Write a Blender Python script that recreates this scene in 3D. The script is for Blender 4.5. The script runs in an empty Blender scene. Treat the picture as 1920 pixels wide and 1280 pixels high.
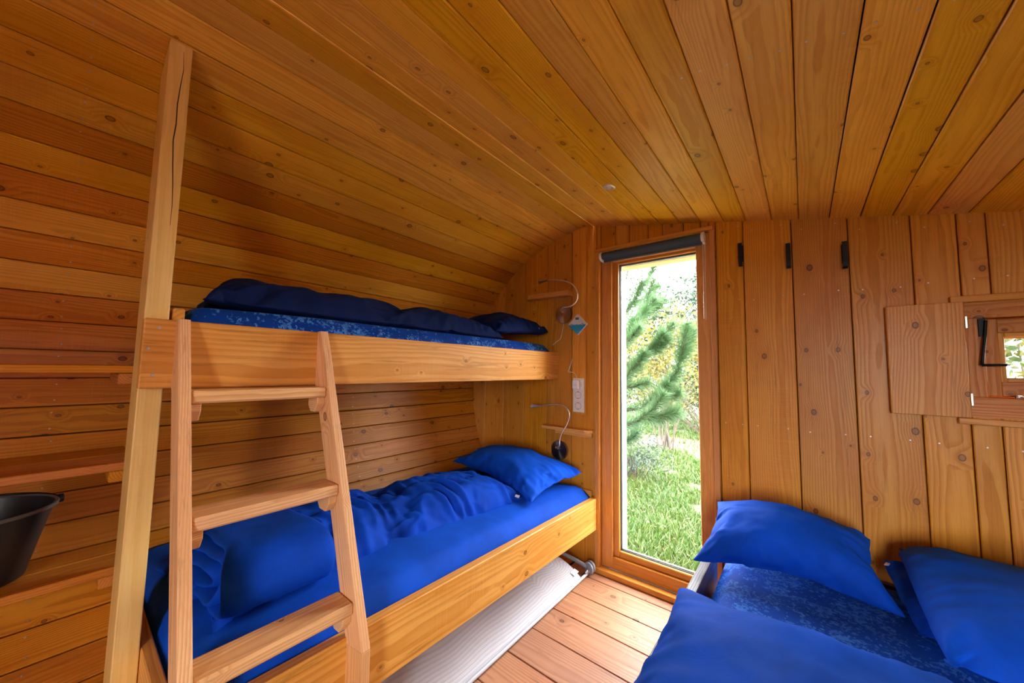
import bpy, math, random
import numpy as np
from mathutils import Vector, Matrix, noise

SC = bpy.context.scene
COL = SC.collection
R = math.radians
random.seed(7)

# ------------------------------------------------------------------ camera
def build_camera():
    yaw, pit, rol = 0.679853, 0.0745614, 0.0176530
    F = Vector((-math.sin(yaw) * math.cos(pit), math.cos(yaw) * math.cos(pit), math.sin(pit)))
    r0 = Vector((math.cos(yaw), math.sin(yaw), 0))
    u0 = r0.cross(F)
    rt = math.cos(rol) * r0 + math.sin(rol) * u0
    up = -math.sin(rol) * r0 + math.cos(rol) * u0
    m = Matrix(((rt.x, up.x, -F.x, 0), (rt.y, up.y, -F.y, 0), (rt.z, up.z, -F.z, 1.252), (0, 0, 0, 1)))
    cd = bpy.data.cameras.new('camera')
    cd.sensor_width = 36
    cd.lens = 675.81 * 36 / 1920
    cd.clip_start = .02
    co = bpy.data.objects.new('camera', cd)
    COL.objects.link(co)
    co.matrix_world = m
    SC.camera = co
build_camera()

# ------------------------------------------------------------------ light
SKY = 14.0
w = bpy.data.worlds.new('sky')
SC.world = w
w.use_nodes = True
nt = w.node_tree
bg = nt.nodes['Background']
tc = nt.nodes.new('ShaderNodeTexCoord')
sep = nt.nodes.new('ShaderNodeSeparateXYZ')
mp = nt.nodes.new('ShaderNodeMapRange')
mp.inputs['From Min'].default_value = -.08
mp.inputs['From Max'].default_value = 1
rmp = nt.nodes.new('ShaderNodeValToRGB')
rmp.color_ramp.elements[0].color = (.03, .045, .02, 1)      # hazy land below the horizon
for ps_, cc_ in ((.074, (.05, .07, .035, 1)), (.085, (1.0, .99, .97, 1))):
    el_ = rmp.color_ramp.elements.new(ps_); el_.color = cc_
rmp.color_ramp.elements[1].color = (.70, .84, 1.0, 1)
nt.links.new(tc.outputs['Generated'], sep.inputs[0])
nt.links.new(sep.outputs['Z'], mp.inputs['Value'])
nt.links.new(mp.outputs[0], rmp.inputs[0])
nt.links.new(rmp.outputs[0], bg.inputs['Color'])
bg.inputs['Strength'].default_value = SKY

def portal(name, loc, rot, sx, sy):
    # light portals: sampling guides for the sky light in the real openings, they emit nothing of their own
    l = bpy.data.lights.new(name, 'AREA')
    l.shape = 'RECTANGLE'
    l.size, l.size_y = sx, sy
    l.cycles.is_portal = True
    o = bpy.data.objects.new(name, l)
    COL.objects.link(o)
    o.location = loc
    o.rotation_euler = rot
portal('window_daylight', (-.69, 2.44, 1.03), (R(-90), 0, 0), .62, 2.0)
portal('doorway_daylight', (.73, -1.66, 1.0), (R(90), 0, 0), .75, 2.0)

SC.view_settings.view_transform = 'Standard'
SC.view_settings.look = 'None'
SC.view_settings.gamma = 1
SC.view_settings.use_curve_mapping = False
SC.view_settings.exposure = 1.25
SC.cycles.max_bounces = 10
SC.cycles.diffuse_bounces = 6
SC.cycles.glossy_bounces = 3
SC.cycles.transparent_max_bounces = 12
SC.cycles.caustics_reflective = False
SC.cycles.caustics_refractive = False
SC.cycles.sample_clamp_indirect = 12

# ------------------------------------------------------------------ object helpers
def link(o, parent=None):
    COL.objects.link(o)
    if parent is not None:
        o.parent = parent
        o.matrix_parent_inverse = Matrix.Translation(-Vector(parent.location)) if parent.type == 'EMPTY' else parent_inv(parent)
    return o

def parent_inv(p):
    m = p.matrix_basis.copy()
    if p.parent is not None:
        m = p.parent.matrix_basis @ p.matrix_parent_inverse @ m
        if p.parent.parent is not None:
            m = p.parent.parent.matrix_basis @ p.parent.matrix_parent_inverse @ m
    return m.inverted()

def thing(name, label, cat, loc, group=None):
    o = bpy.data.objects.new(name, None)
    o.empty_display_size = .05
    o.location = loc
    COL.objects.link(o)
    o['label'] = label
    o['category'] = cat
    if group: o['group'] = group
    return o

def tag(o, label, cat, group=None):
    o['label'] = label
    o['category'] = cat
    if group: o['group'] = group
    return o

def struct(name):
    o = bpy.data.objects.new(name, None)
    o.empty_display_size = .05
    COL.objects.link(o)
    o['kind'] = 'structure'
    return o

def mesh(name, verts, faces, mat, parent=None, smooth=False, M=None):
    me = bpy.data.meshes.new(name)
    me.from_pydata([tuple(v) for v in verts], [], faces)
    me.materials.append(mat)
    if smooth:
        me.polygons.foreach_set('use_smooth', [True] * len(me.polygons))
    me.update()
    o = bpy.data.objects.new(name, me)
    if M is not None:
        o.matrix_basis = M
    return link(o, parent)

def frame_matrix(c, ax, az):
    ax = Vector(ax).normalized(); az = Vector(az).normalized()
    ay = az.cross(ax).normalized(); az = ax.cross(ay)
    m = Matrix.Identity(4)
    for i in range(3):
        m[i][0], m[i][1], m[i][2], m[i][3] = ax[i], ay[i], az[i], c[i]
    return m

def chamfer_geo(L, W, T, b):
    b = min(b, W * .3, T * .3, L * .3)
    def ring(x, s):
        w_, t_ = W / 2 - s, T / 2 - s
        c = max(b - s, b * .35)
        return [(x, -w_ + c, -t_), (x, w_ - c, -t_), (x, w_, -t_ + c), (x, w_, t_ - c),
                (x, w_ - c, t_), (x, -w_ + c, t_), (x, -w_, t_ - c), (x, -w_, -t_ + c)]
    rs = [ring(-L / 2, b * .8), ring(-L / 2 + b, 0), ring(L / 2 - b, 0), ring(L / 2, b * .8)]
    v = [p for r_ in rs for p in r_]
    f = [tuple(range(7, -1, -1)), tuple(range(24, 32))]
    for k in range(3):
        for i in range(8):
            j = (i + 1) % 8
            f.append((k * 8 + i, k * 8 + j, (k + 1) * 8 + j, (k + 1) * 8 + i))
    return v, f

def board(name, c, ax, az, L, W, T, mat, parent=None, b=.002, label=None):
    """a chamfered board: grain along ax, face normal az, centre c"""
    v, f = chamfer_geo(L, W, T, b)
    o = mesh(name, v, f, mat, parent, False, frame_matrix(c, ax, az))
    if label: o['label'] = label
    return o

def bar(name, p, q, W, T, az, mat, parent=None, b=.003):
    p = Vector(p); q = Vector(q)
    return board(name, (p + q) / 2, q - p, az, (q - p).length, W, T, mat, parent, b)

def prism(name, outline, thick, c, ax, az, mat, parent=None):
    """outline [(x, y)] in the local plane, extruded +-thick/2 along local z; grain along local x"""
    n = len(outline)
    v = [(x, y, -thick / 2) for x, y in outline] + [(x, y, thick / 2) for x, y in outline]
    f = [tuple(range(n - 1, -1, -1)), tuple(range(n, 2 * n))]
    f += [(i, (i + 1) % n, n + (i + 1) % n, n + i) for i in range(n)]
    return mesh(name, v, f, mat, parent, False, frame_matrix(c, ax, az))

def add_bevel(o, w_=.002, s=2):
    m = o.modifiers.new('bevel', 'BEVEL'); m.width = w_; m.segments = s; m.limit_method = 'ANGLE'
    return o

def tube(name, pts, r, mat, parent=None, n=10, radii=None, smooth_path=True, cap=True):
    P = [Vector(p) for p in pts]
    if smooth_path and len(P) > 2:
        Q = []
        for i in range(len(P) - 1):
            a = P[max(i - 1, 0)]; b_ = P[i]; c = P[i + 1]; d = P[min(i + 2, len(P) - 1)]
            for k in range(5):
                t = k / 5
                Q.append(.5 * ((2 * b_) + (c - a) * t + (2 * a - 5 * b_ + 4 * c - d) * t * t + (3 * b_ - a - 3 * c + d) * t ** 3))
        Q.append(P[-1])
        if radii is not None: radii = list(np.interp(np.linspace(0, len(P) - 1, len(Q)), range(len(P)), radii))
        P = Q
    v, f = [], []
    up = Vector((.13, .27, 1)).normalized()
    for i, p in enumerate(P):
        t = (P[min(i + 1, len(P) - 1)] - P[max(i - 1, 0)]).normalized()
        a = t.cross(up)
        if a.length < .05: a = t.cross(Vector((1, 0, 0)))
        a.normalize(); b_ = t.cross(a)
        up = a.cross(t)
        rr = float(radii[i] if radii is not None else r)
        for k in range(n):
            an = 2 * math.pi * k / n
            v.append(p + rr * (math.cos(an) * a + math.sin(an) * b_))
    for i in range(len(P) - 1):
        for k in range(n):
            f.append((i * n + k, i * n + (k + 1) % n, (i + 1) * n + (k + 1) % n, (i + 1) * n + k))
    if cap:
        f.append(tuple(range(n - 1, -1, -1))); f.append(tuple((len(P) - 1) * n + k for k in range(n)))
    return mesh(name, v, f, mat, parent, True)

def lathe(name, prof, c, axis, mat, parent=None, n=36, closed=False, ref=None):
    """prof: [(radius, height)] about axis through c"""
    az = Vector(axis).normalized()
    ref = Vector(ref) if ref else (Vector((1, 0, 0)) if abs(az.x) < .9 else Vector((0, 1, 0)))
    ax = (ref - az * ref.dot(az)).normalized()
    v, f = [], []
    for r_, h in prof:
        for k in range(n):
            a = 2 * math.pi * k / n
            v.append((r_ * math.cos(a), r_ * math.sin(a), h))
    m = len(prof)
    for i in range(m - 1):
        for k in range(n):
            f.append((i * n + k, i * n + (k + 1) % n, (i + 1) * n + (k + 1) % n, (i + 1) * n + k))
    if not closed:
        f.append(tuple(range(n - 1, -1, -1))); f.append(tuple((m - 1) * n + k for k in range(n)))
    o = mesh(name, v, f, mat, parent, True, frame_matrix(c, ax, az))
    e = o.modifiers.new('edges', 'EDGE_SPLIT'); e.split_angle = R(40)
    return o

# ------------------------------------------------------------------ materials
def nodes_of(m):
    m.use_nodes = True
    nt = m.node_tree
    return nt, nt.nodes, nt.links, nt.nodes['Principled BSDF']

def mth(nt, op, a, b=None, c=None, clamp=False):
    n = nt.nodes.new('ShaderNodeMath'); n.operation = op; n.use_clamp = clamp
    for i, x in enumerate((a, b, c)):
        if x is None: continue
        if isinstance(x, (int, float)): n.inputs[i].default_value = x
        else: nt.links.new(x, n.inputs[i])
    return n.outputs[0]

def mixc(nt, fac, a, b, mode='MIX'):
    n = nt.nodes.new('ShaderNodeMix'); n.data_type = 'RGBA'; n.blend_type = mode
    for s, x in ((0, fac), (6, a), (7, b)):
        if isinstance(x, (int, float)): n.inputs[s].default_value = x
        elif isinstance(x, tuple): n.inputs[s].default_value = (*x[:3], 1)
        else: nt.links.new(x, n.inputs[s])
    return n.outputs[2]

def maprange(nt, v, a, b, c=0., d=1., smooth=True):
    n = nt.nodes.new('ShaderNodeMapRange')
    if smooth: n.interpolation_type = 'SMOOTHSTEP'
    nt.links.new(v, n.inputs['Value'])
    for k, x in zip(('From Min', 'From Max', 'To Min', 'To Max'), (a, b, c, d)): n.inputs[k].default_value = x
    return n.outputs[0]

def vmath(nt, op, a, b):
    n = nt.nodes.new('ShaderNodeVectorMath'); n.operation = op
    for i, x in enumerate((a, b)):
        if isinstance(x, tuple): n.inputs[i].default_value = x
        else: nt.links.new(x, n.inputs[i])
    return n.outputs[0]

def noise_tex(nt, vec, scale, detail=3, rough=.5, dist=0.):
    n = nt.nodes.new('ShaderNodeTexNoise'); n.inputs['Scale'].default_value = scale
    n.inputs['Detail'].default_value = detail; n.inputs['Roughness'].default_value = rough
    n.inputs['Distortion'].default_value = dist
    nt.links.new(vec, n.inputs['Vector'])
    return n.outputs['Fac']

def wood(name, light, dark, red, rings=70., contrast=.6, knots=.5, rough=.48, vary=.22, saw=.25, streak=.5, coat=0.0):
    m = bpy.data.materials.new(name)
    nt, N, L, P = nodes_of(m)
    tcn = N.new('ShaderNodeTexCoord'); oi = N.new('ShaderNodeObjectInfo')
    rnd = oi.outputs['Random']
    sp = N.new('ShaderNodeSeparateXYZ'); L.new(tcn.outputs['Object'], sp.inputs[0])
    off = N.new('ShaderNodeCombineXYZ'); vary = vary
    L.new(mth(nt, 'MULTIPLY', rnd, 57.), off.inputs[0]); L.new(mth(nt, 'MULTIPLY', rnd, 93.), off.inputs[1]); L.new(mth(nt, 'MULTIPLY', rnd, 31.), off.inputs[2])
    p = vmath(nt, 'ADD', tcn.outputs['Object'], off.outputs[0])
    # knots: cells stretched along the board, only some of them hold a knot
    kv = vmath(nt, 'MULTIPLY', p, (7., 9.5, 0.))
    vo = N.new('ShaderNodeTexVoronoi'); vo.voronoi_dimensions = '2D'; vo.inputs['Scale'].default_value = 1.; vo.inputs['Randomness'].default_value = 1.
    L.new(kv, vo.inputs['Vector'])
    spc = N.new('ShaderNodeSeparateColor'); L.new(vo.outputs['Color'], spc.inputs[0])
    gate = mth(nt, 'LESS_THAN', spc.outputs[0], knots)
    d = vo.outputs['Distance']
    size = mth(nt, 'MULTIPLY_ADD', mth(nt, 'POWER', spc.outputs[1], 2.5), .065, .030)
    rel = mth(nt, 'DIVIDE', d, size)
    swirl = mth(nt, 'MULTIPLY', maprange(nt, rel, 0., 6., 1., 0.), gate)
    core = mth(nt, 'MULTIPLY', maprange(nt, rel, .75, 1.05, 1., 0.), gate)
    rim = mth(nt, 'MULTIPLY', mth(nt, 'MULTIPLY', maprange(nt, rel, .7, .95, 0., 1.), maprange(nt, rel, 1.0, 1.35, 1., 0.)), gate)
    # growth rings of a flat-sawn board
    n1 = noise_tex(nt, vmath(nt, 'MULTIPLY', p, (.8, 2., 2.)), 1., 2, .5)
    n2 = noise_tex(nt, vmath(nt, 'MULTIPLY', p, (2.2, 9., 8.)), 1., 3, .6)
    yy = mth(nt, 'ADD', sp.outputs[1], mth(nt, 'MULTIPLY', mth(nt, 'SUBTRACT', n1, .5), .11))
    yy = mth(nt, 'ADD', yy, mth(nt, 'MULTIPLY', mth(nt, 'SUBTRACT', mth(nt, 'FRACT', mth(nt, 'MULTIPLY', rnd, 17.3)), .5), .10))
    zz = mth(nt, 'ADD', sp.outputs[2], mth(nt, 'MULTIPLY_ADD', mth(nt, 'FRACT', mth(nt, 'MULTIPLY', rnd, 7.7)), .09, .03))
    dd = mth(nt, 'SQRT', mth(nt, 'ADD', mth(nt, 'MULTIPLY', yy, yy), mth(nt, 'MULTIPLY', zz, zz)))
    dd = mth(nt, 'ADD', dd, mth(nt, 'MULTIPLY', mth(nt, 'SUBTRACT', n2, .5), .013))
    dd = mth(nt, 'ADD', dd, mth(nt, 'MULTIPLY', swirl, .012))
    ph = mth(nt, 'FRACT', mth(nt, 'MULTIPLY', dd, rings * 2.2))
    line = mth(nt, 'MULTIPLY', maprange(nt, ph, .25, .9, 0., 1.), maprange(nt, ph, .93, 1., 1., 0.))
    fine = noise_tex(nt, vmath(nt, 'MULTIPLY', p, (7., 420., 300.)), 1., 2, .6)
    patch = noise_tex(nt, vmath(nt, 'MULTIPLY', p, (2.2, 9., 7.)), 1., 2, .5)
    strk = noise_tex(nt, vmath(nt, 'MULTIPLY', p, (3.0, 60., 50.)), 1., 4, .7)
    c = mixc(nt, mth(nt, 'MULTIPLY', line, contrast), light, dark)
    c = mixc(nt, maprange(nt, patch, .38, .72, 0., .55), c, red)
    c = mixc(nt, mth(nt, 'MULTIPLY', maprange(nt, strk, .56, .66, 0., streak), maprange(nt, patch, .38, .5)), c, tuple(x * .55 for x in dark))
    c = mixc(nt, mth(nt, 'MULTIPLY', maprange(nt, fine, .45, .75), .38), c, dark)
    if saw:
        sw = noise_tex(nt, vmath(nt, 'MULTIPLY', p, (330., 5., 5.)), 1., 1, .5)
        pz = noise_tex(nt, vmath(nt, 'MULTIPLY', p, (2., 5., 5.)), 1., 1, .5)
        c = mixc(nt, mth(nt, 'MULTIPLY', mth(nt, 'MULTIPLY', maprange(nt, sw, .5, .7), maprange(nt, pz, .45, .65)), saw * .6), c, tuple(min(1, x * 1.25) for x in light))
    kd = tuple(x * .42 for x in dark)
    c = mixc(nt, mth(nt, 'MULTIPLY', swirl, .32), c, dark)
    c = mixc(nt, mth(nt, 'MULTIPLY', core, .8), c, tuple(x * .6 for x in dark))
    c = mixc(nt, mth(nt, 'MULTIPLY', rim, .85), c, tuple(x * .3 for x in kd))
    hs = N.new('ShaderNodeHueSaturation')
    r2 = mth(nt, 'FRACT', mth(nt, 'MULTIPLY', rnd, 43.7))
    L.new(mth(nt, 'MULTIPLY_ADD', rnd, vary, 1. - vary * .5), hs.inputs['Value'])
    L.new(mth(nt, 'MULTIPLY_ADD', r2, .007, .4965), hs.inputs['Hue'])
    L.new(mth(nt, 'MULTIPLY_ADD', r2, .08, .98), hs.inputs['Saturation'])
    L.new(c, hs.inputs['Color'])
    L.new(hs.outputs[0], P.inputs['Base Color'])
    L.new(mth(nt, 'MULTIPLY_ADD', line, .12, rough - .04), P.inputs['Roughness'])
    P.inputs['Specular IOR Level'].default_value = .35
    if coat: P.inputs['Coat Weight'].default_value = coat; P.inputs['Coat Roughness'].default_value = .3
    bp = N.new('ShaderNodeBump'); bp.inputs['Strength'].default_value = .25; bp.inputs['Distance'].default_value = .0012
    L.new(mth(nt, 'ADD', mth(nt, 'MULTIPLY', line, .6), mth(nt, 'MULTIPLY', fine, .7)), bp.inputs['Height'])
    L.new(bp.outputs[0], P.inputs['Normal'])
    return m

def plain(name, col, rough=.5, metal=0., spec=.5, noise_amt=0., scale=20.):
    m = bpy.data.materials.new(name)
    nt, N, L, P = nodes_of(m)
    P.inputs['Base Color'].default_value = (*col, 1)
    P.inputs['Roughness'].default_value = rough
    P.inputs['Metallic'].default_value = metal
    P.inputs['Specular IOR Level'].default_value = spec
    if noise_amt:
        tcn = N.new('ShaderNodeTexCoord')
        n = noise_tex(nt, tcn.outputs['Object'], scale, 4, .6)
        L.new(mixc(nt, maprange(nt, n, .35, .7, 0., noise_amt), col, tuple(x * .4 for x in col)), P.inputs['Base Color'])
    return m

def cloth(name, col, sheen=.12, weave=900., rough=.75, pattern=None, wr=0.3):
    m = bpy.data.materials.new(name)
    nt, N, L, P = nodes_of(m)
    tcn = N.new('ShaderNodeTexCoord')
    v = tcn.outputs['Object']
    base = col
    soft = noise_tex(nt, v, 7., 3, .55)
    c = mixc(nt, maprange(nt, soft, .3, .7), tuple(x * .82 for x in col), tuple(min(1, x * 1.12) for x in col))
    if pattern:
        big = noise_tex(nt, v, 11., 2, .5)
        wob = N.new('ShaderNodeTexVoronoi'); wob.inputs['Scale'].default_value = 135.; wob.feature = 'F1'
        nn = N.new('ShaderNodeTexNoise'); nn.inputs['Scale'].default_value = 60.; nn.inputs['Detail'].default_value = 2
        L.new(v, nn.inputs['Vector'])
        vv = vmath(nt, 'ADD', v, vmath(nt, 'MULTIPLY', nn.outputs['Color'], (.02, .02, .02)))
        L.new(vv, wob.inputs['Vector'])
        s2 = N.new('ShaderNodeSeparateColor'); L.new(wob.outputs['Color'], s2.inputs[0])
        thr = maprange(nt, big, .40, .66, .04, .62)
        k = mth(nt, 'LESS_THAN', s2.outputs[0], thr)
        c = mixc(nt, mth(nt, 'MULTIPLY', k, mth(nt, 'MULTIPLY_ADD', s2.outputs[1], .6, .35)), c, pattern)
    L.new(c, P.inputs['Base Color'])
    P.inputs['Roughness'].default_value = rough
    P.inputs['Specular IOR Level'].default_value = .10
    P.inputs['Sheen Weight'].default_value = sheen
    P.inputs['Sheen Roughness'].default_value = .5
    P.inputs['Sheen Tint'].default_value = (min(1, col[0] * 3 + .02), min(1, col[1] * 4 + .02), min(1, col[2] * 1.6), 1)
    bp = N.new('ShaderNodeBump'); bp.inputs['Strength'].default_value = .45; bp.inputs['Distance'].default_value = .006
    wv = noise_tex(nt, v, weave, 1, .5)
    cr = noise_tex(nt, v, 17., 4, .6, 1.6)
    L.new(mth(nt, 'ADD', mth(nt, 'MULTIPLY', wv, .12), mth(nt, 'MULTIPLY', cr, wr)), bp.inputs['Height'])
    L.new(bp.outputs[0], P.inputs['Normal'])
    return m

W_PLANK_SHADE = wood('larch_plank_shade_tone', (.68, .290, .042), (.42, .125, .010), (.54, .165, .015), rings=75, contrast=.60, knots=.40, vary=.34, coat=.15, streak=.35)  # larch with the shade painted in: darker and redder
W_PLANK_LIT = wood('larch_plank_lit_tone', (.84, .455, .055), (.58, .24, .016), (.66, .28, .022), rings=85, contrast=.50, knots=.40, vary=.24, coat=.12, streak=.30)  # the same larch with ceiling light painted in as a paler tone
W_END = wood('larch_end_wall_board', (.68, .315, .045), (.44, .150, .012), (.54, .185, .018), rings=62, contrast=.55, knots=.34, vary=.24, coat=.12, streak=.30)
W_RAIL = wood('larch_bunk_board', (.78, .415, .130), (.54, .22, .042), (.62, .25, .050), rings=42, contrast=.60, knots=.34, vary=.10)
W_POST = wood('pale_pine_post', (.84, .60, .24), (.68, .42, .12), (.76, .49, .15), rings=30, contrast=.45, knots=.10, vary=.06, streak=.15)
W_LAD = wood('planed_fir_ladder', (.86, .55, .28), (.62, .30, .11), (.70, .36, .15), rings=85, contrast=.70, knots=.22, vary=.10, streak=.35)
W_FLOOR = wood('worn_floor_plank', (.50, .255, .155), (.30, .125, .072), (.38, .16, .10), rings=50, contrast=.6, knots=.22, vary=.22, rough=.42, streak=.6)
W_WIN = wood('varnished_window_timber', (.68, .325, .085), (.50, .195, .036), (.58, .235, .048), rings=110, contrast=.5, knots=.03, vary=.12, rough=.38, coat=.3)
W_PALE = wood('bare_larch_reveal', (.78, .62, .40), (.60, .42, .22), (.70, .52, .30), rings=60, contrast=.5, knots=.12, vary=.1)
W_SHELF = wood('larch_shelf_board', (.62, .25, .045), (.40, .12, .015), (.50, .16, .02), rings=70, contrast=.6, knots=.4, vary=.15)
W_DARK = wood('dark_stained_bed_board', (.10, .085, .135), (.055, .045, .07), (.07, .055, .085), rings=60, contrast=.6, knots=.05, vary=.05, rough=.4)
M_BACK = plain('dark_joint_backing', (.02, .008, .003), .9)
C_BLUE = cloth('royal_blue_cotton', (.002, .072, .60), wr=.35)
C_SHEET = cloth('blue_jersey_sheet', (.003, .066, .56), wr=.2, sheen=.2)
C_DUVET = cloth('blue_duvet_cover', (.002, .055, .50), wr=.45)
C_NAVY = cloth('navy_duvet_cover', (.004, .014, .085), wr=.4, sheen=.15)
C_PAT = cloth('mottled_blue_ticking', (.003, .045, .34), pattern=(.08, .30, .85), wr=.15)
C_PAT2 = cloth('mottled_royal_blue_sheet', (.003, .058, .46), pattern=(.05, .22, .78), wr=.15)
M_WHITE = plain('white_plastic', (.82, .83, .82), .35)
M_WTAG = plain('white_label_cloth', (.85, .86, .88), .8)
M_CREAM = plain('cream_socket_plastic', (.80, .77, .68), .35)
M_BLACK = plain('black_iron', (.008, .008, .009), .5, 0., .25)
M_RUB = plain('black_bucket_rubber', (.016, .017, .020), .42, noise_amt=.5, scale=9)
M_RIM = plain('worn_grey_rim', (.10, .095, .10), .4)
M_NAIL = plain('steel_nail_head', (.62, .58, .55), .35, .6)
M_CHROME = plain('satin_chrome', (.86, .85, .84), .38, .85)
M_BRASS = plain('satin_nickel', (.52, .45, .36), .34, 1.)
M_GSTEEL = plain('dark_satin_steel', (.30, .30, .33), .3, 1.)
M_BLIND = plain('slate_blind_fabric', (.045, .075, .105), .7)
M_GREY = plain('grey_blue_plastic', (.24, .27, .33), .45)
M_TUBE = plain('light_grey_tube', (.55, .58, .68), .35)
M_GASK = plain('black_gasket', (.01, .012, .015), .5)
M_SPACER = plain('aluminium_spacer', (.75, .78, .8), .3, .8)

def brushed(m):
    nt, N, L, P = nodes_of(m)
    P.inputs['Anisotropic'].default_value = .85
    tg = N.new('ShaderNodeTangent'); tg.direction_type = 'RADIAL'; tg.axis = 'Z'
    L.new(tg.outputs[0], P.inputs['Tangent'])
brushed(M_BRASS); brushed(M_GSTEEL)

def glass_mat():
    m = bpy.data.materials.new('window_glass')
    nt, N, L, P = nodes_of(m)
    N.remove(P)
    tr = N.new('ShaderNodeBsdfTransparent'); tr.inputs[0].default_value = (.97, .985, .98, 1)
    gl = N.new('ShaderNodeBsdfGlossy'); gl.inputs['Roughness'].default_value = .01
    fr = N.new('ShaderNodeFresnel'); fr.inputs[0].default_value = 1.45
    mx = N.new('ShaderNodeMixShader')
    L.new(mth(nt, 'MULTIPLY', fr.outputs[0], .8), mx.inputs[0]); L.new(tr.outputs[0], mx.inputs[1]); L.new(gl.outputs[0], mx.inputs[2])
    L.new(mx.outputs[0], N['Material Output'].inputs[0])
    return m
M_GLASS = glass_mat()

def mesh_fabric():
    m = bpy.data.materials.new('white_net_fabric')
    nt, N, L, P = nodes_of(m)
    tcn = N.new('ShaderNodeTexCoord')
    vo = N.new('ShaderNodeTexVoronoi'); vo.inputs['Scale'].default_value = 210.; vo.inputs['Randomness'].default_value = 0.
    L.new(tcn.outputs['Object'], vo.inputs['Vector'])
    c = mixc(nt, maprange(nt, vo.outputs['Distance'], .22, .36, 1., 0.), (.60, .60, .68), (.22, .21, .27))
    L.new(c, P.inputs['Base Color']); P.inputs['Roughness'].default_value = .8
    return m
M_NET = mesh_fabric()

def leaf_mat(name, cols, spread=1.6, trans=.35):
    """cols: three colours, picked leaf by leaf"""
    m = bpy.data.materials.new(name)
    nt, N, L, P = nodes_of(m)
    g = N.new('ShaderNodeNewGeometry')
    rp = N.new('ShaderNodeValToRGB'); rp.color_ramp.interpolation = 'LINEAR'
    e = rp.color_ramp.elements
    e[0].color = (*cols[0], 1); e[1].color = (*cols[2], 1)
    x = e.new(.5); x.color = (*cols[1], 1)
    L.new(g.outputs['Random Per Island'], rp.inputs[0])
    L.new(rp.outputs[0], P.inputs['Base Color'])
    P.inputs['Roughness'].default_value = .55
    tl = N.new('ShaderNodeBsdfTranslucent'); L.new(rp.outputs[0], tl.inputs[0])
    mx = N.new('ShaderNodeMixShader'); mx.inputs[0].default_value = trans
    L.new(P.outputs[0], mx.inputs[1]); L.new(tl.outputs[0], mx.inputs[2])
    L.new(mx.outputs[0], N['Material Output'].inputs[0])
    return m

# ------------------------------------------------------------------ cabin profile
CX, CZ, CR = -1.086, 1.112, 1.117
Y0, Y1 = -1.5, 2.2
def zroof(x): return 2.178 - .2055 * (x + .855)
def ztop(x):
    if x < CX: return CZ + math.sqrt(max(0, CR ** 2 - (x - CX) ** 2))
    return min(CZ + math.sqrt(max(0, CR ** 2 - (x - CX) ** 2)) if x < CX + .3 else 9, zroof(x))
def zbot(x):
    return 0 if x > -1.19 else CZ - math.sqrt(max(0, CR ** 2 - (x - CX) ** 2))
def arc(s):
    a = s / CR
    return CX - CR * math.cos(a), CZ + CR * math.sin(a)

bounds = [arc(.0737 + .1058 * k) for k in range(-16, 16)]
bounds = [p for p in bounds if p[0] < -1.09]
bounds += [(-1.08, zroof(-1.08)), (-.968, zroof(-.968))]
roofx = [-.855, -.749, -.644, -.53, -.424, -.311, -.21, -.101, .005, .116, .221, .321, .421, .528, .646, .757, .866, .975, 1.084, 1.193, 1.30]
bounds += [(x, zroof(x)) for x in roofx]
n_left = sum(1 for p in bounds if p[0] < -1.09)

wl = struct('wall_left'); cl = struct('ceiling')
for i in range(len(bounds) - 1):
    a = Vector((bounds[i][0], 0, bounds[i][1])); b = Vector((bounds[i + 1][0], 0, bounds[i + 1][1]))
    d = (b - a); nrm = Vector((0, 1, 0)).cross(d).normalized()      # points into the room
    if nrm.dot(Vector((-1.0, 0, 1.1)) - a) < 0: nrm = -nrm
    c = (a + b) / 2 - nrm * (.009 + random.uniform(0, .0012))
    c.y = (Y0 + Y1) / 2 + .03
    left = i < n_left
    board('plank', c, (0, 1, 0), nrm, Y1 - Y0 + .3, d.length - random.uniform(.0018, .0042), .018,
          W_PLANK_SHADE if bounds[i][1] < 1.42 or (left and bounds[i][1] < 1.95 and i % 2 == 0) else W_PLANK_LIT, wl if left else cl, .0030)  # painted light on the curve: shaded tone low, alternating, lit tone overhead
# weatherproof shell behind the planks
def shell(name, pts, y0, y1, off, mat, parent):
    P = [Vector((x, 0, z)) for x, z in pts]
    v, f = [], []
    for i, p in enumerate(P):
        t = (P[min(i + 1, len(P) - 1)] - P[max(i - 1, 0)]).normalized()
        nr = Vector((-t.z, 0, t.x))
        if nr.dot(Vector((-1.0, 0, 1.1)) - p) > 0: nr = -nr
        for o_ in (.0195, off):
            q = p + nr * o_
            v += [(q.x, y0, q.z), (q.x, y1, q.z)]
    for i in range(len(P) - 1):
        b = 4 * i
        f += [(b, b + 1, b + 5, b + 4), (b + 2, b + 6, b + 7, b + 3), (b, b + 4, b + 6, b + 2), (b + 1, b + 3, b + 7, b + 5)]
    e = 4 * (len(P) - 1)
    f += [(0, 2, 3, 1), (e, e + 1, e + 3, e + 2)]
    return mesh(name, v, f, mat, parent)
shell('outer_shell', bounds[:n_left + 1], Y0 - .15, Y1 + .2, .06, M_BACK, wl)
shell('outer_shell', bounds[n_left:], Y0 - .15, Y1 + .2, .06, M_BACK, cl)

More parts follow.
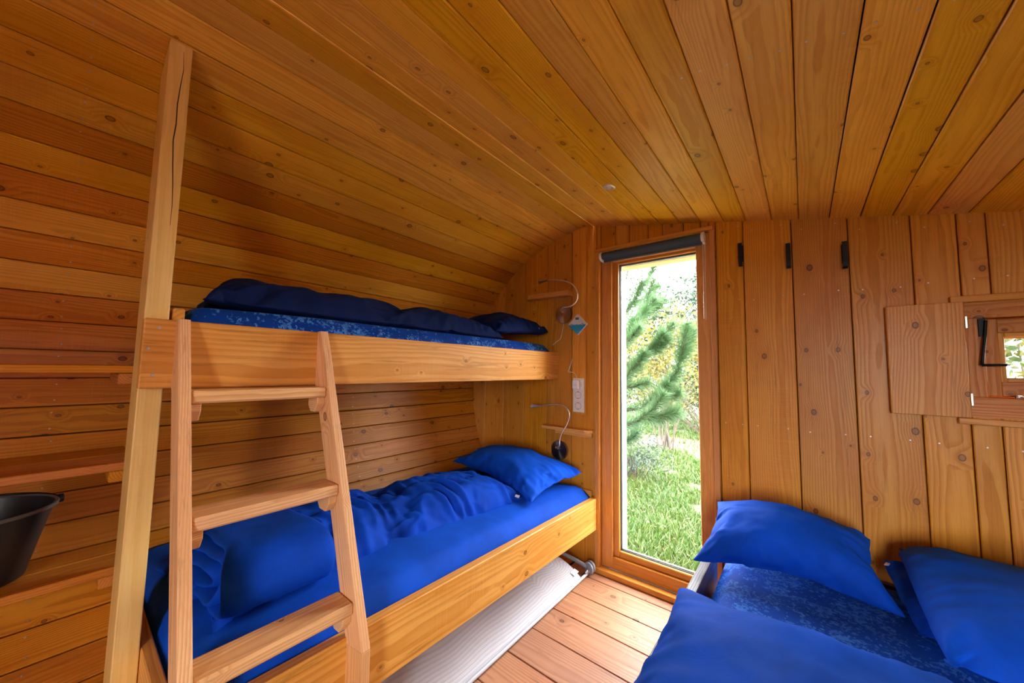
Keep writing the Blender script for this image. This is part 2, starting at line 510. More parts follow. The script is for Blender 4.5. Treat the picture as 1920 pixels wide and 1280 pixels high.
# screws in the planks
def heads(name, pts, parent, r=.0030):
    v, f = [], []
    for p, nr in pts:
        nr = Vector(nr).normalized(); a = nr.orthogonal().normalized(); b = nr.cross(a); p = Vector(p)
        k = len(v)
        for h, rr in ((0, r), (.0008, r * .8)):
            for j in range(6):
                an = j * math.pi / 3
                v.append(p + nr * h + rr * (a * math.cos(an) + b * math.sin(an)))
        for j in range(6): f.append((k + j, k + (j + 1) % 6, k + 6 + (j + 1) % 6, k + 6 + j))
        f.append(tuple(range(k + 6, k + 12)))
    o = mesh(name, v, f, M_NAIL, parent)
    o['kind'] = 'stuff'
    return o
hp = []
for i in range(len(bounds) - 1):
    a = Vector((bounds[i][0], 0, bounds[i][1])); b = Vector((bounds[i + 1][0], 0, bounds[i + 1][1]))
    nr = Vector((0, 1, 0)).cross(b - a).normalized()
    if nr.dot(Vector((-1.0, 0, 1.1)) - a) < 0: nr = -nr
    for y in (-.015, 1.147, 2.13) if i < n_left else (1.0, 2.16):
        for t in (.22, .78):
            p = a.lerp(b, t); p.y = y + random.uniform(-.004, .004)
            hp.append((p, nr))
heads('nail_head', hp[:n_left * 6], wl); heads('nail_head', hp[n_left * 6:], cl)

# ------------------------------------------------------------------ floor
fl = struct('floor')
y = 2.2; k = 0
ys = [2.2, 2.082] + [2.082 - .189 * j for j in range(1, 21)]
for j in range(len(ys) - 1):
    a, b = ys[j], ys[j + 1]
    if b < Y0 - .12: break
    board('plank', ((-1.095 + 1.3) / 2, (a + b) / 2, -.011 - random.uniform(0, .0008)), (1, 0, 0), (0, 0, 1), 1.3 + 1.095, a - b - .004, .022, W_FLOOR, fl, .0022)
board('edge_strip', (-1.150, .3, -.010), (0, 1, 0), (0, 0, 1), 3.9, .105, .022, W_FLOOR, fl)
mesh('subfloor', [(-1.25, -1.7, -.024), (1.4, -1.7, -.024), (1.4, 2.4, -.024), (-1.25, 2.4, -.024), (-1.25, -1.7, -.08), (1.4, -1.7, -.08), (1.4, 2.4, -.08), (-1.25, 2.4, -.08)],
     [(0, 1, 2, 3), (7, 6, 5, 4), (0, 4, 5, 1), (1, 5, 6, 2), (2, 6, 7, 3), (3, 7, 4, 0)], M_BACK, fl)

# ------------------------------------------------------------------ end wall with the windows
we = struct('wall_end')
def wall_board(x0, x1, z0=None, z1=None, mat=None, y=Y1, par=None):
    """vertical board between x0 and x1; None ends follow the cabin's profile"""
    g = .0017; x0 += g; x1 -= g
    xs = [x0 + (x1 - x0) * i / 4 for i in range(5)]
    lo = [(z0 if z0 is not None else zbot(x) - .006) for x in xs]
    hi = [(z1 if z1 is not None else ztop(x) + .006) for x in xs]
    zc = (min(lo) + max(hi)) / 2; xc = (x0 + x1) / 2
    out = [(l_ - zc, x - xc) for x, l_ in zip(xs, lo)] + [(h - zc, x - xc) for x, h in reversed(list(zip(xs, hi)))]
    o = prism('plank', out, .02, (xc, y + .010 + random.uniform(0, .0012), zc), (0, 0, 1), (0, 1, 0), mat or W_END, par or we)
    add_bevel(o, .003, 1)
    return o
WX0, WX1 = -1.028, -.385          # rough opening of the tall window
for a, b in ((-2.195, -2.053), (-2.053, -1.856), (-1.856, -1.654), (-1.654, -1.45), (-1.45, -1.246), (-1.246, -1.058)):
    wall_board(a, b)
wall_board(-1.058, WX0, None, None)
for a, b in ((WX0, -.926), (-.926, -.834), (-.834, -.717), (-.717, -.633), (-.633, -.516), (-.516, -.426), (-.426, WX1)):
    wall_board(a, b, 2.035, None)
wall_board(WX1, -.3535); wall_board(-.3535, -.227)
for a, b in ((-.227, -.026), (-.026, .177), (.177, .37)): wall_board(a, b)
wall_board(.37, .495)
for a, b in ((.495, .568), (.568, .770), (.770, .965)):
    wall_board(a, b, 1.535, None); wall_board(a, b, 0, 1.10)
wall_board(.965, 1.09); wall_board(1.09, 1.30)
hp = []
for x0, x1 in ((-.35, -.227), (-.227, -.026), (-.026, .177), (.177, .37), (.37, .568), (.568, .77)):
    for z in (.35, .985, 1.63, 2.02 - .2055 * (x0 + .2)):
        if z > zroof(x1) - .01: z = zroof(x1) - .02
        if x0 > .36 and 1.07 < z < 1.57: continue
        for t in (.2, .8):
            hp.append(((x0 + (x1 - x0) * t, Y1 - .0002, z + random.uniform(-.006, .006)), (0, -1, 0)))
heads('nail_head', hp, we)

def boxes(name, L, mat, parent):
    v, f = [], []
    for x0, x1, y0, y1, z0, z1 in L:
        k = len(v)
        v += [(x, y_, z) for z in (z0, z1) for y_ in (y0, y1) for x in (x0, x1)]
        f += [tuple(k + i for i in q) for q in ((0, 2, 3, 1), (4, 5, 7, 6), (0, 1, 5, 4), (2, 6, 7, 3), (0, 4, 6, 2), (1, 3, 7, 5))]
    return mesh(name, v, f, mat, parent)
yb0, yb1 = 2.2225, 2.37
segs = []
xs = [-2.2 + i * .1 for i in range(12)]
for x0 in xs:
    x1 = min(x0 + .1, WX0)
    segs.append((x0, x1, yb0, yb1, max(zbot(x0), zbot(x1)) - .02, min(ztop(x0), ztop(x1)) + .015))
segs += [(WX0 + .107 * q, WX0 + .107 * (q + 1), yb0, yb1, 2.03, zroof(WX0 + .107 * (q + .5)) + .012) for q in range(6)]
x = WX1
while x < .49:
    x1 = min(x + .15, .49); segs.append((x, x1, yb0, yb1, -.02, zroof(x1) + .012)); x = x1
while x < 1.30:
    x1 = min(x + .15, 1.30)
    if x < .985:
        x1 = min(x1, .985)
        segs += [(x, x1, yb0, yb1, -.02, 1.09), (x, x1, yb0, yb1, 1.545, zroof(x1) + .012)]
    else: segs.append((x, x1, yb0, yb1, -.02, zroof(x1) + .012))
    x = x1
boxes('insulation_core', segs, M_BACK, we)

def casing(names, x0, x1, z0, z1, wd, y0, y1, mat, parent, bottom=True, b=.002):
    """four mitre-free members of a rectangular frame"""
    dy = (y0 + y1) / 2; t = abs(y1 - y0)
    h = (z1 - z0)
    board(names, (x0 + wd / 2, dy, (z0 + z1) / 2), (0, 0, 1), (0, -1, 0), h, wd, t, mat, parent, b)
    board(names, (x1 - wd / 2, dy, (z0 + z1) / 2), (0, 0, 1), (0, -1, 0), h, wd, t, mat, parent, b)
    board(names, ((x0 + x1) / 2, dy, z1 - wd / 2), (1, 0, 0), (0, -1, 0), x1 - x0 - 2 * wd, wd, t, mat, parent, b)
    if bottom: board(names, ((x0 + x1) / 2, dy, z0 + wd / 2), (1, 0, 0), (0, -1, 0), x1 - x0 - 2 * wd, wd, t, mat, parent, b)

w1 = struct('window_1')
board('casing_head', (-.71, 2.186, 2.041), (1, 0, 0), (0, -1, 0), .70, .022, .032, W_WIN, w1)
board('casing_side', (-1.043, 2.186, 1.03), (0, 0, 1), (0, -1, 0), 2.0, .032, .032, W_WIN, w1)
board('casing_side', (-.3695, 2.192, 1.03), (0, 0, 1), (0, -1, 0), 2.0, .028, .018, W_WIN, w1)
board('threshold', (-.71, 2.178, .016), (1, 0, 0), (0, -1, 0), .70, .03, .05, W_WIN, w1)
casing('frame', -1.028, -.383, .031, 2.03, .072, 2.207, 2.30, W_WIN, w1, b=.003)
casing('sash', -.958, -.41, .103, 1.978, .038, 2.228, 2.29, W_WIN, w1, b=.004)
casing('gasket', -.922, -.446, .139, 1.942, .006, 2.245, 2.262, M_GASK, w1, b=.0005)
casing('spacer', -.917, -.451, .144, 1.937, .007, 2.256, 2.266, M_SPACER, w1, b=.0005)
mesh('pane', [(-.93, 2.251, .13), (-.44, 2.251, .13), (-.44, 2.251, 1.95), (-.93, 2.251, 1.95)], [(0, 1, 2, 3)], M_GLASS, w1)
mesh('pane', [(-.93, 2.269, .13), (-.44, 2.269, .13), (-.44, 2.269, 1.95), (-.93, 2.269, 1.95)], [(0, 1, 2, 3)], M_GLASS, w1)
# outer reveal of bare timber
board('reveal', (-.951, 2.357, 1.0), (0, 0, 1), (1, 0, 0), 1.98, .10, .022, W_PALE, w1)
board('reveal', (-.427, 2.352, 1.02), (0, 0, 1), (-1, 0, 0), 1.98, .10, .022, W_PALE, w1)
board('reveal', (-.69, 2.352, 1.953), (1, 0, 0), (0, 0, -1), .50, .10, .03, W_PALE, w1)
board('reveal', (-.70, 2.352, .045), (1, 0, 0), (0, 0, 1), .54, .10, .03, W_PALE, w1)

w2 = struct('window_2')
board('casing_head', (.72, 2.190, 1.552), (1, 0, 0), (0, -1, 0), .52, .026, .022, W_END, w2)
board('casing_foot', (.72, 2.190, 1.0815), (1, 0, 0), (0, -1, 0), .52, .023, .022, W_END, w2)
for nm, c, ax, L_, W_ in (('frame', (.7385, 0, 1.508), (1, 0, 0), .493, .062), ('frame', (.7385, 0, 1.135), (1, 0, 0), .493, .078),
                          ('frame', (.517, 0, 1.3255), (0, 0, 1), .303, .05), ('frame', (.96, 0, 1.3255), (0, 0, 1), .303, .05)):
    board(nm, (c[0], 2.225, c[2]), ax, (0, -1, 0), L_, W_, .05, W_SHELF, w2)
for c, ax, L_, W_ in (((.7385, 1.446), (1, 0, 0), .318, .052), ((.7385, 1.206), (1, 0, 0), .318, .054), ((.5615, 1.3255), (0, 0, 1), .295, .038), ((.9155, 1.3255), (0, 0, 1), .295, .038)):
    board('sash', (c[0], 2.245, c[1]), ax, (0, -1, 0), L_, W_, .045, W_SHELF, w2)
boxes('rebate', [(.53, .95, 2.268, 2.285, 1.40, 1.50), (.53, .95, 2.268, 2.285, 1.15, 1.245), (.53, .59, 2.268, 2.285, 1.245, 1.40), (.89, .95, 2.268, 2.285, 1.245, 1.40)], W_SHELF, w2)
casing('glazing_bead', .578, .899, 1.232, 1.42, .018, 2.228, 2.24, W_END, w2)
mesh('pane', [(.585, 2.246, 1.23), (.89, 2.246, 1.23), (.89, 2.246, 1.42), (.585, 2.246, 1.42)], [(0, 1, 2, 3)], M_GLASS, w2)
board('reveal', (.7385, 2.33, 1.09), (1, 0, 0), (0, 0, 1), .5, .12, .02, W_PALE, w2)
board('reveal', (.7385, 2.33, 1.55), (1, 0, 0), (0, 0, -1), .5, .12, .02, W_PALE, w2)
# casement stay
boxes('stay_plate', [(.528, .546, 2.190, 2.202, 1.405, 1.474)], M_BLACK, w2)
st = tube('stay_bar', [(.545, 2.186, 1.465), (.539, 2.184, 1.40), (.527, 2.182, 1.296)], .0045, M_BLACK, w2, 8)
tube('stay_handle', [(.527, 2.182, 1.296), (.56, 2.178, 1.2965), (.583, 2.176, 1.297)], .005, M_BLACK, w2, 8, smooth_path=False)
tube('stay_tip', [(.583, 2.176, 1.297), (.590, 2.1755, 1.297)], .0038, M_CHROME, w2, 8, smooth_path=False)
tube('bolt', [(.600, 2.19, 1.180), (.68, 2.19, 1.180)], .0045, M_CHROME, w2, 8, smooth_path=False)
tube('bolt_knob', [(.600, 2.19, 1.180), (.615, 2.19, 1.180)], .0062, M_CHROME, w2, 8, smooth_path=False)

# ------------------------------------------------------------------ unseen sides of the cabin
wb = struct('wall_back')
x = -2.195
while x < 1.29:
    x1 = min(x + .2015, 1.30)
    for a, b, z0 in (((x, x1, None),) if x1 <= .50 or x >= 1.00 else ((x, x1, 1.74),)):
        if x1 > .50 and x < 1.00:
            wall_board(x, x1, 1.74 if zroof(x1) > 1.76 else zroof(x1) - .02, None, W_END, Y0 - .02, wb)
        else: wall_board(x, x1, None, None, W_END, Y0 - .02, wb)
    x = x1
d1 = struct('door_1')
for xx in (.400, 1.055): board('door_post', (xx, -1.53, .88), (0, 0, 1), (0, 1, 0), 1.76, .06, .09, W_WIN, d1)
board('door_head', (.73, -1.53, 1.77), (1, 0, 0), (0, 1, 0), .72, .06, .09, W_WIN, d1)
wr = struct('wall_right')
z = 0
while z < 1.72:
    board('plank', (1.31, .35, z + .1), (0, 1, 0), (-1, 0, 0), 4.0, .198, .02, W_PLANK_SHADE, wr); z += .2
mesh('outer_shell', [(1.33, -1.65, -.05), (1.33, 2.4, -.05), (1.33, 2.4, 1.8), (1.33, -1.65, 1.8)], [(0, 1, 2, 3)], M_BACK, wr)

# ------------------------------------------------------------------ end wall fittings
t1 = board('trim_1', (-1.178, 2.1895, 1.594), (0, 0, 1), (0, -1, 0), 1.278, .101, .022, W_END); t1['kind'] = 'structure'

def ledge(label, x0, x1, z, round_left):
    t = thing('wall_ledge', label, 'shelf', ((x0 + x1) / 2, 2.19, z), 'small wooden ledges beside the reading lamps')
    dpt = .075; L_ = x1 - x0; rr = .062
    out = []
    base = [(0, 0), (L_, 0)]
    arcp = [(L_ - rr + rr * math.sin(a), -(dpt - rr) - rr * math.cos(a) + 0) for a in [math.pi / 2 * (1 - i / 8) for i in range(9)]]
    pts = [(0, 0), (L_, 0)] + [(px, py) for px, py in arcp] + [(0, -dpt)]
    if round_left: pts = [(L_ - px, py) for px, py in reversed(pts)]
    o = prism('ledge_board', [(px - L_ / 2, py + dpt / 2) for px, py in pts], .02 if not round_left else .034, ((x0 + x1) / 2, 2.2 - dpt / 2, z - (.010 if not round_left else .017)), (1, 0, 0), (0, 0, 1), W_RAIL, t)
    add_bevel(o, .0025, 2)
    if not round_left: board('cleat', ((x0 + x1) / 2 + .03, 2.188, z - .036), (1, 0, 0), (0, -1, 0), L_ - .10, .032, .024, W_RAIL, t)
    return t
ledge('narrow wooden ledge with rounded end behind the upper reading lamp', -1.61, -1.232, 1.795, True)
ledge('narrow wooden ledge beside the window above the lower reading lamp', -1.44, -1.064, .862, False)

def lamp(label, c, path, mat):
    t = thing('reading_lamp', label, 'lamp', (c[0], 2.2, c[1]), 'gooseneck reading lamps on the end wall')
    lathe('base', [(.0, 0), (.062, 0), (.0645, .004), (.0645, .020), (.062, .0235), (.0, .024)], (c[0], 2.2, c[1]), (0, -1, 0), mat, t, 48, closed=True)
    tube('swivel', [(c[0], 2.176, c[1] + .012), (c[0], 2.150, c[1] + .014), (c[0] + .001, 2.132, c[1] + .03)], .0048, mat, t, 10)
    pth = [(c[0], 2.136, c[1] + .02)] + path
    tube('gooseneck', pth[:-2] + [Vector(pth[-2])], .0042, M_CHROME, t, 10)
    a, b = Vector(path[-2]), Vector(path[-1]); d = (b - a).normalized()
    hd = lathe('head', [(.0, 0), (.006, 0), (.0065, .012), (.009, .03), (.0155, .066), (.0175, .072), (.0165, .0722), (.012, .055), (.0, .05)], a - d * .004, d, mat if mat is M_BRASS else M_CHROME, t, 24, closed=True)
    return t
lamp('upper gooseneck reading lamp with round satin base beside the upper bunk pillow', (-1.302, 1.637),
     [(-1.264, 2.11, 1.671), (-1.218, 2.11, 1.674), (-1.177, 2.11, 1.689), (-1.154, 2.11, 1.722), (-1.158, 2.11, 1.773), (-1.19, 2.11, 1.821), (-1.253, 2.11, 1.855), (-1.339, 2.11, 1.875), (-1.392, 2.11, 1.879), (-1.456, 2.11, 1.880)], M_BRASS)
lamp('lower gooseneck reading lamp with dark round base under the wooden ledge', (-1.329, .697),
     [(-1.279, 2.10, .745), (-1.275, 2.10, .785), (-1.259, 2.10, .834), (-1.223, 2.10, .891), (-1.203, 2.10, .945), (-1.212, 2.10, .984), (-1.252, 2.10, 1.012), (-1.328, 2.10, 1.014), (-1.437, 2.10, .995), (-1.53, 2.10, .987)], M_GSTEEL)

# sockets
M_EDGE = plain('grey_socket_edge', (.25, .23, .20), .5)
sk = thing('socket_panel', 'cream triple wall socket panel on the narrow board beside the window', 'socket', (-1.176, 2.178, 1.082))
o = board('plate', (-1.176, 2.1745, 1.082), (0, 0, 1), (0, -1, 0), .226, .083, .009, M_CREAM, sk, .003)
for dz in (.071, 0, -.071):
    q = board('socket', (-1.176, 2.1685, 1.082 + dz), (0, 0, 1), (0, -1, 0), .058, .056, .005, M_CREAM, sk, .0015)
    lathe('socket_well', [(.0225, 0), (.0215, .0006), (.020, -.004), (.0, -.004)], (-1.176, 2.1658, 1.082 + dz), (0, -1, 0), M_CREAM, q, 28, closed=True)
    lathe('well_edge', [(.0225, 0), (.0235, .0004), (.0235, .0012), (.0215, .0012), (.0215, 0)], (-1.176, 2.1656, 1.082 + dz), (0, -1, 0), M_EDGE, q, 28, closed=True)
    for dx in (-.0095, .0095):
        lathe('pin_hole', [(.0, 0), (.0034, 0), (.0034, .0012), (0, .0012)], (-1.176 + dx, 2.1692 - .002, 1.082 + dz), (0, -1, 0), M_GASK, q, 10, closed=True)
    for sz in (-1, 1):
        boxes('earth_clip', [(-1.1785, -1.1735, 2.1635, 2.168, 1.082 + dz + sz * .0195 - .0015, 1.082 + dz + sz * .0195 + .0015)], M_GASK, q)
plg = thing('plug', 'white mains plug in the topmost of the three sockets', 'plug', (-1.176, 2.165, 1.153))
o = board('plug_body', (-1.178, 2.146, 1.153), (0, 0, 1), (0, -1, 0), .060, .048, .036, M_WHITE, plg, .006)
lathe('through_socket', [(.019, 0), (.018, .0006), (.0165, -.0006), (.0, -.0006)], (-1.180, 2.1275, 1.150), (0, -1, 0), M_CREAM, plg, 24, closed=True)
for dx in (-.007, .007):
    lathe('pin_hole', [(.0, 0), (.0022, 0), (.0022, .0006), (0, .0006)], (-1.180 + dx, 2.1276, 1.150), (0, -1, 0), M_GASK, plg, 8, closed=True)
tag(tube('power_cable', [(-1.178, 2.15, 1.182), (-1.185, 2.158, 1.200), (-1.198, 2.165, 1.222), (-1.222, 2.172, 1.233), (-1.262, 2.185, 1.236), (-1.258, 2.188, 1.252), (-1.242, 2.19, 1.300), (-1.226, 2.192, 1.350), (-1.214, 2.194, 1.380)], .0022, M_WHITE, None, 8),
    'thin white cable rising from the plug behind the narrow board', 'cable')
tag(tube('lamp_cable', [(-1.306, 2.196, 1.575), (-1.316, 2.192, 1.520), (-1.328, 2.188, 1.470), (-1.345, 2.188, 1.456), (-1.37, 2.188, 1.44), (-1.393, 2.189, 1.424)], .0016, M_WHITE, None, 8),
    'thin white cable hanging below the upper reading lamp', 'cable')

# weather station
M_STEEL2 = plain('dial_steel', (.42, .38, .36), .35, .8)
def sea_face():
    m = bpy.data.materials.new('sea_picture_face')
    nt, N, L, P = nodes_of(m)
    tcn = N.new('ShaderNodeTexCoord'); s = N.new('ShaderNodeSeparateXYZ'); L.new(tcn.outputs['Object'], s.inputs[0])
    h = mth(nt, 'MULTIPLY', mth(nt, 'ADD', s.outputs[0], s.outputs[1]), .7071)
    h = mth(nt, 'ADD', h, mth(nt, 'MULTIPLY', mth(nt, 'SUBTRACT', noise_tex(nt, tcn.outputs['Object'], 60., 2), .5), .012))
    c = mixc(nt, maprange(nt, h, -.004, .003, 1., 0.), (.62, .64, .66), (.02, .30, .50))
    c = mixc(nt, maprange(nt, h, -.030, -.060, 0., .6), c, (.12, .42, .58))
    L.new(c, P.inputs['Base Color']); P.inputs['Roughness'].default_value = .2
    return m
ws = thing('thermometer', 'diamond hung square thermometer with sea picture beside the upper reading lamp', 'thermometer', (-1.180, 2.165, 1.556))
board('face', (-1.180, 2.158, 1.556), (1, 0, 1), (0, -1, 0), .098, .098, .006, sea_face(), ws, .001)
board('glass_block', (-1.180, 2.169, 1.556), (1, 0, 1), (0, -1, 0), .100, .100, .016, M_WHITE, ws, .001)
for dx, dz in ((-.044, 0.000), (.040, 0.0)):
    lathe('dial', [(.0, 0), (.008, 0), (.008, .003), (.0, .003)], (-1.180 + dx, 2.155, 1.556 + dz), (0, -1, 0), M_STEEL2, ws, 20, closed=True)
board('display', (-1.180, 2.1545, 1.596), (1, 0, 0), (0, -1, 0), .026, .016, .002, plain('lcd_display', (.10, .11, .08), .3), ws, .0005)

# blind
bl = thing('roller_blind', 'dark slate roller blind rolled up above the tall window', 'blind', (-.706, 2.165, 1.985))
lathe('fabric_roll', [(.0, 0), (.024, 0), (.024, .585), (.0, .585)], (-.998, 2.163, 1.992), (1, 0, 0), M_BLIND, bl, 32, closed=True)
board('hem_bar', (-.700, 2.158, 1.958), (1, 0, 0), (0, -1, 0), .575, .022, .010, M_BLIND, bl, .004)
mesh('hanging_edge', [(-.985, 2.1415, 1.99), (-.415, 2.1415, 1.99), (-.415, 2.153, 1.962), (-.985, 2.153, 1.962)], [(0, 1, 2, 3)], M_BLIND, bl)
for xx, s in ((-1.006, -1), (-.408, 1)):
    o = lathe('bracket', [(.0, 0), (.027, 0), (.0275, .003), (.0275, .013), (.026, .015), (.0, .015)], (xx - .0075, 2.163, 1.992), (1, 0, 0), M_WHITE, bl, 24, closed=True)
    boxes('bracket_plate', [(xx - .008 + (0 if s < 0 else .004), xx - .002 + (.004 if s < 0 else .010), 2.155, 2.205, 1.962, 2.02)], M_WHITE, bl)
v, f = [], []
def bead(v, f, c, r):
    k = len(v); c = Vector(c)
    v += [c + Vector(p) * r for p in ((1, 0, 0), (-1, 0, 0), (0, 1, 0), (0, -1, 0), (0, 0, 1), (0, 0, -1))]
    f += [(k + a, k + b, k + c_) for a, b, c_ in ((0, 2, 4), (2, 1, 4), (1, 3, 4), (3, 0, 4), (2, 0, 5), (1, 2, 5), (3, 1, 5), (0, 3, 5))]
for yc in (2.138, 2.188):
    v, f = [], []
    for i in range(98): bead(v, f, (-.404 - .00002 * i, yc, 1.985 - i * .0046), .0023)
    mesh('bead_chain', v, f, M_WHITE, bl)

# coat hooks
for i, (xx, zz) in enumerate(((-.236, 1.862), (-.039, 1.820), (.162, 1.787))):
    t = thing('coat_hook', ['black iron coat hook nearest the tall window', 'middle black iron coat hook of the three on the wall', 'black iron coat hook nearest the small window'][i],
              'hook', (xx, 2.2, zz), 'black coat hooks on the end wall')
    board('back_plate', (xx, 2.197, zz + .012), (0, 0, 1), (0, -1, 0), .088, .018, .005, M_BLACK, t, .001)
    # the hook: a flat bar leaning out of the wall and turned up
    prof = [(2.197, zz - .052), (2.176, zz - .058), (2.166, zz - .052), (2.160, zz - .030), (2.158, zz + .060)]
    hw = .009; th = .004
    v = []; f = []
    for j, (yy, z_) in enumerate(prof):
        a = prof[max(j - 1, 0)]; b = prof[min(j + 1, len(prof) - 1)]
        ty, tz = b[0] - a[0], b[1] - a[1]; l_ = math.hypot(ty, tz); ny, nz = -tz / l_, ty / l_
        for s1, s2 in ((-1, -1), (1, -1), (1, 1), (-1, 1)):
            v.append((xx + s1 * hw, yy + s2 * ny * th / 2, z_ + s2 * nz * th / 2))
        if j: f += [((j - 1) * 4 + q, (j - 1) * 4 + (q + 1) % 4, j * 4 + (q + 1) % 4, j * 4 + q) for q in range(4)]
    f += [(3, 2, 1, 0), tuple(len(v) - 4 + q for q in range(4))]
    o = mesh('hook_bar', v, f, M_BLACK, t); add_bevel(o, .001, 2)
    lathe('screw', [(.0, 0), (.003, 0), (.0022, .0014), (.0, .0016)], (xx, 2.1945, zz - .036), (0, -1, 0), M_NAIL, t, 10, closed=True)

# shutter of the small window, folded back on the wall
sh = thing('window_shutter', 'square wooden shutter board folded open left of the small window', 'shutter', (.386, 2.185, 1.318))
board('shutter_board', (.385, 2.180, 1.318), (0, 0, 1), (0, -1, 0), .446, .212, .020, W_END, sh, .002)
for zz in (1.46, 1.165):
    boxes('hinge', [(.491, .4955, 2.165, 2.196, zz - .022, zz + .022)], M_CHROME, sh)

# ceiling spot
sx, sy = -.714, 1.62
n_roof = Vector((-.2055, 0, -1)).normalized()
cs = thing('ceiling_spotlight', 'small round chrome spotlight set in the plank ceiling', 'light', (sx, sy, zroof(sx)))
lathe('bezel', [(.030, -.002), (.030, .003), (.027, .005), (.020, .004), (.016, -.004), (.0, -.006)], (sx, sy, zroof(sx)), n_roof, M_CHROME, cs, 28, closed=True)
lathe('lens', [(.0, 0), (.015, 0), (.012, .004), (.0, .006)], Vector((sx, sy, zroof(sx))) - n_roof * .004, n_roof, plain('spot_lens', (.8, .8, .78), .12), cs, 14, closed=True)

# ------------------------------------------------------------------ corner post and shelves
pz = ztop(-1.39)
post = prism('bunk_post', [(0, -.070), (ztop(-1.53), -.070), (ztop(-1.46), 0), (ztop(-1.39), .070), (0, .070)][0:5], .050,
             (-1.46, .1525, .0), (0, 0, 1), (0, -1, 0), W_POST)
# local x = z, local y = az x ax = (0,-1,0)x(0,0,1) = (-1,0,0): mirror the outline
post.data.vertices.foreach_set('co', [c for vtx in post.data.vertices for c in (vtx.co.x, -vtx.co.y, vtx.co.z)])
post.data.flip_normals(); post.data.update()
add_bevel(post, .003, 2)
ck = []
for q, (yy_, zz_) in enumerate(((.158, 2.165), (.161, 2.11), (.1575, 2.06), (.1545, 2.0), (.1555, 1.94), (.1525, 1.89), (.156, 1.82), (.160, 1.76), (.1625, 1.70), (.162, 1.64))):
    hw_ = .0012 * math.sin(math.pi * (q + .3) / 9.6) + .0002
    ck += [(-1.3897, yy_ - hw_, zz_), (-1.3897, yy_ + hw_, zz_)]
mesh('drying_crack', ck, [(2 * q, 2 * q + 1, 2 * q + 3, 2 * q + 2) for q in range(9)], plain('dark_crack', (.03, .015, .006), .9), post)
tag(post, 'tall pale pine post rising from the bunk end to the ceiling', 'post')

def shelf(label, z, x_in, t_=.022):
    t = thing('wall_shelf', label, 'shelf', (-1.6, -.5, z), 'wooden shelves left of the bunk post')
    w_ = (x_in - -1.54); n = 2
    for k in range(n):
        a = -1.54 + w_ * k / n; b = -1.54 + w_ * (k + 1) / n
        board('shelf_board', ((a + b) / 2, -.665, z - t_ / 2), (0, 1, 0), (0, 0, 1), 1.63, abs(b - a) - .0015, t_, W_SHELF, t, .002)
    board('cleat', (-1.54 + w_ * .5 + .01, .118, z - t_ - .017), (1, 0, 0), (0, -1, 0), abs(w_) - .03, .032, .034, W_SHELF, t, .003)
    return t
shelf('topmost wooden wall shelf left of the bunk post', 1.240, -1.86, .021)
shelf('middle wooden wall shelf above the black bucket', .962, -1.84)
shelf('lowest wooden wall shelf holding the black bucket', .672, -1.76)

bk = thing('bucket', 'black rubber bucket standing on the lowest wall shelf', 'bucket', (-1.672, -.125, .672))
lathe('bucket_body', [(.0, 0.001), (.088, .001), (.098, .006), (.116, .09), (.136, .176), (.142, .178), (.142, .184), (.134, .184), (.113, .09), (.094, .010), (.0, .008)], (-1.672, -.125, .672), (0, 0, 1), M_RUB, bk, 48, closed=True)
lathe('rim', [(.1395, .179), (.1435, .179), (.1445, .1835), (.1425, .187), (.138, .187), (.136, .183)], (-1.672, -.125, .672), (0, 0, 1), M_RIM, bk, 48, closed=True)
for a in (R(105), R(285)):
    c = Vector((-1.672 + .147 * math.cos(a), -.125 + .147 * math.sin(a), .672 + .178))
    lathe('handle_lug', [(.0, 0), (.012, 0), (.012, .008), (.0, .008)], c, (math.cos(a), math.sin(a), 0), M_BLACK, bk, 14, closed=True)
pts = []
for i in range(9):
    t_ = -math.pi / 2 + math.pi * i / 8
    a = R(105) + math.pi * i / 8
    pts.append((-1.672 + .152 * math.cos(a), -.125 + .152 * math.sin(a), .672 + .180 - .0 * math.cos(t_) + .010 * math.sin(math.pi * i / 8)))
tube('handle', pts, .0032, M_BLACK, bk, 8)

# ------------------------------------------------------------------ bunks
ub = thing('upper_bunk', 'upper wooden bunk with wide larch side board and blue mattress', 'bed', (-1.39, 1.2, 1.18))
board('side_board', (-1.372, 1.1625, 1.2755), (0, 1, 0), (1, 0, 0), 2.075, .188, .040, W_RAIL, ub, .003)
for (y_, z_) in ((.155, 1.345), (.1365, 1.288), (.150, 1.218)):
    lathe('screw', [(.0, 0), (.0042, 0), (.0036, .0012), (.0, .0004)], (-1.352, y_, z_), (1, 0, 0), M_NAIL, ub, 12, closed=True)
board('end_board', (-1.745, .1975, 1.315), (1, 0, 0), (0, -1, 0), .71, .185, .026, W_RAIL, ub, .004)
board('head_board', (-1.745, 2.182, 1.28), (1, 0, 0), (0, -1, 0), .71, .19, .026, W_RAIL, ub, .003)
for k in range(9):
    board('bed_slat', (-1.79, .32 + k * .225, 1.216), (1, 0, 0), (0, 0, 1), .78, .19, .018, W_RAIL, ub)

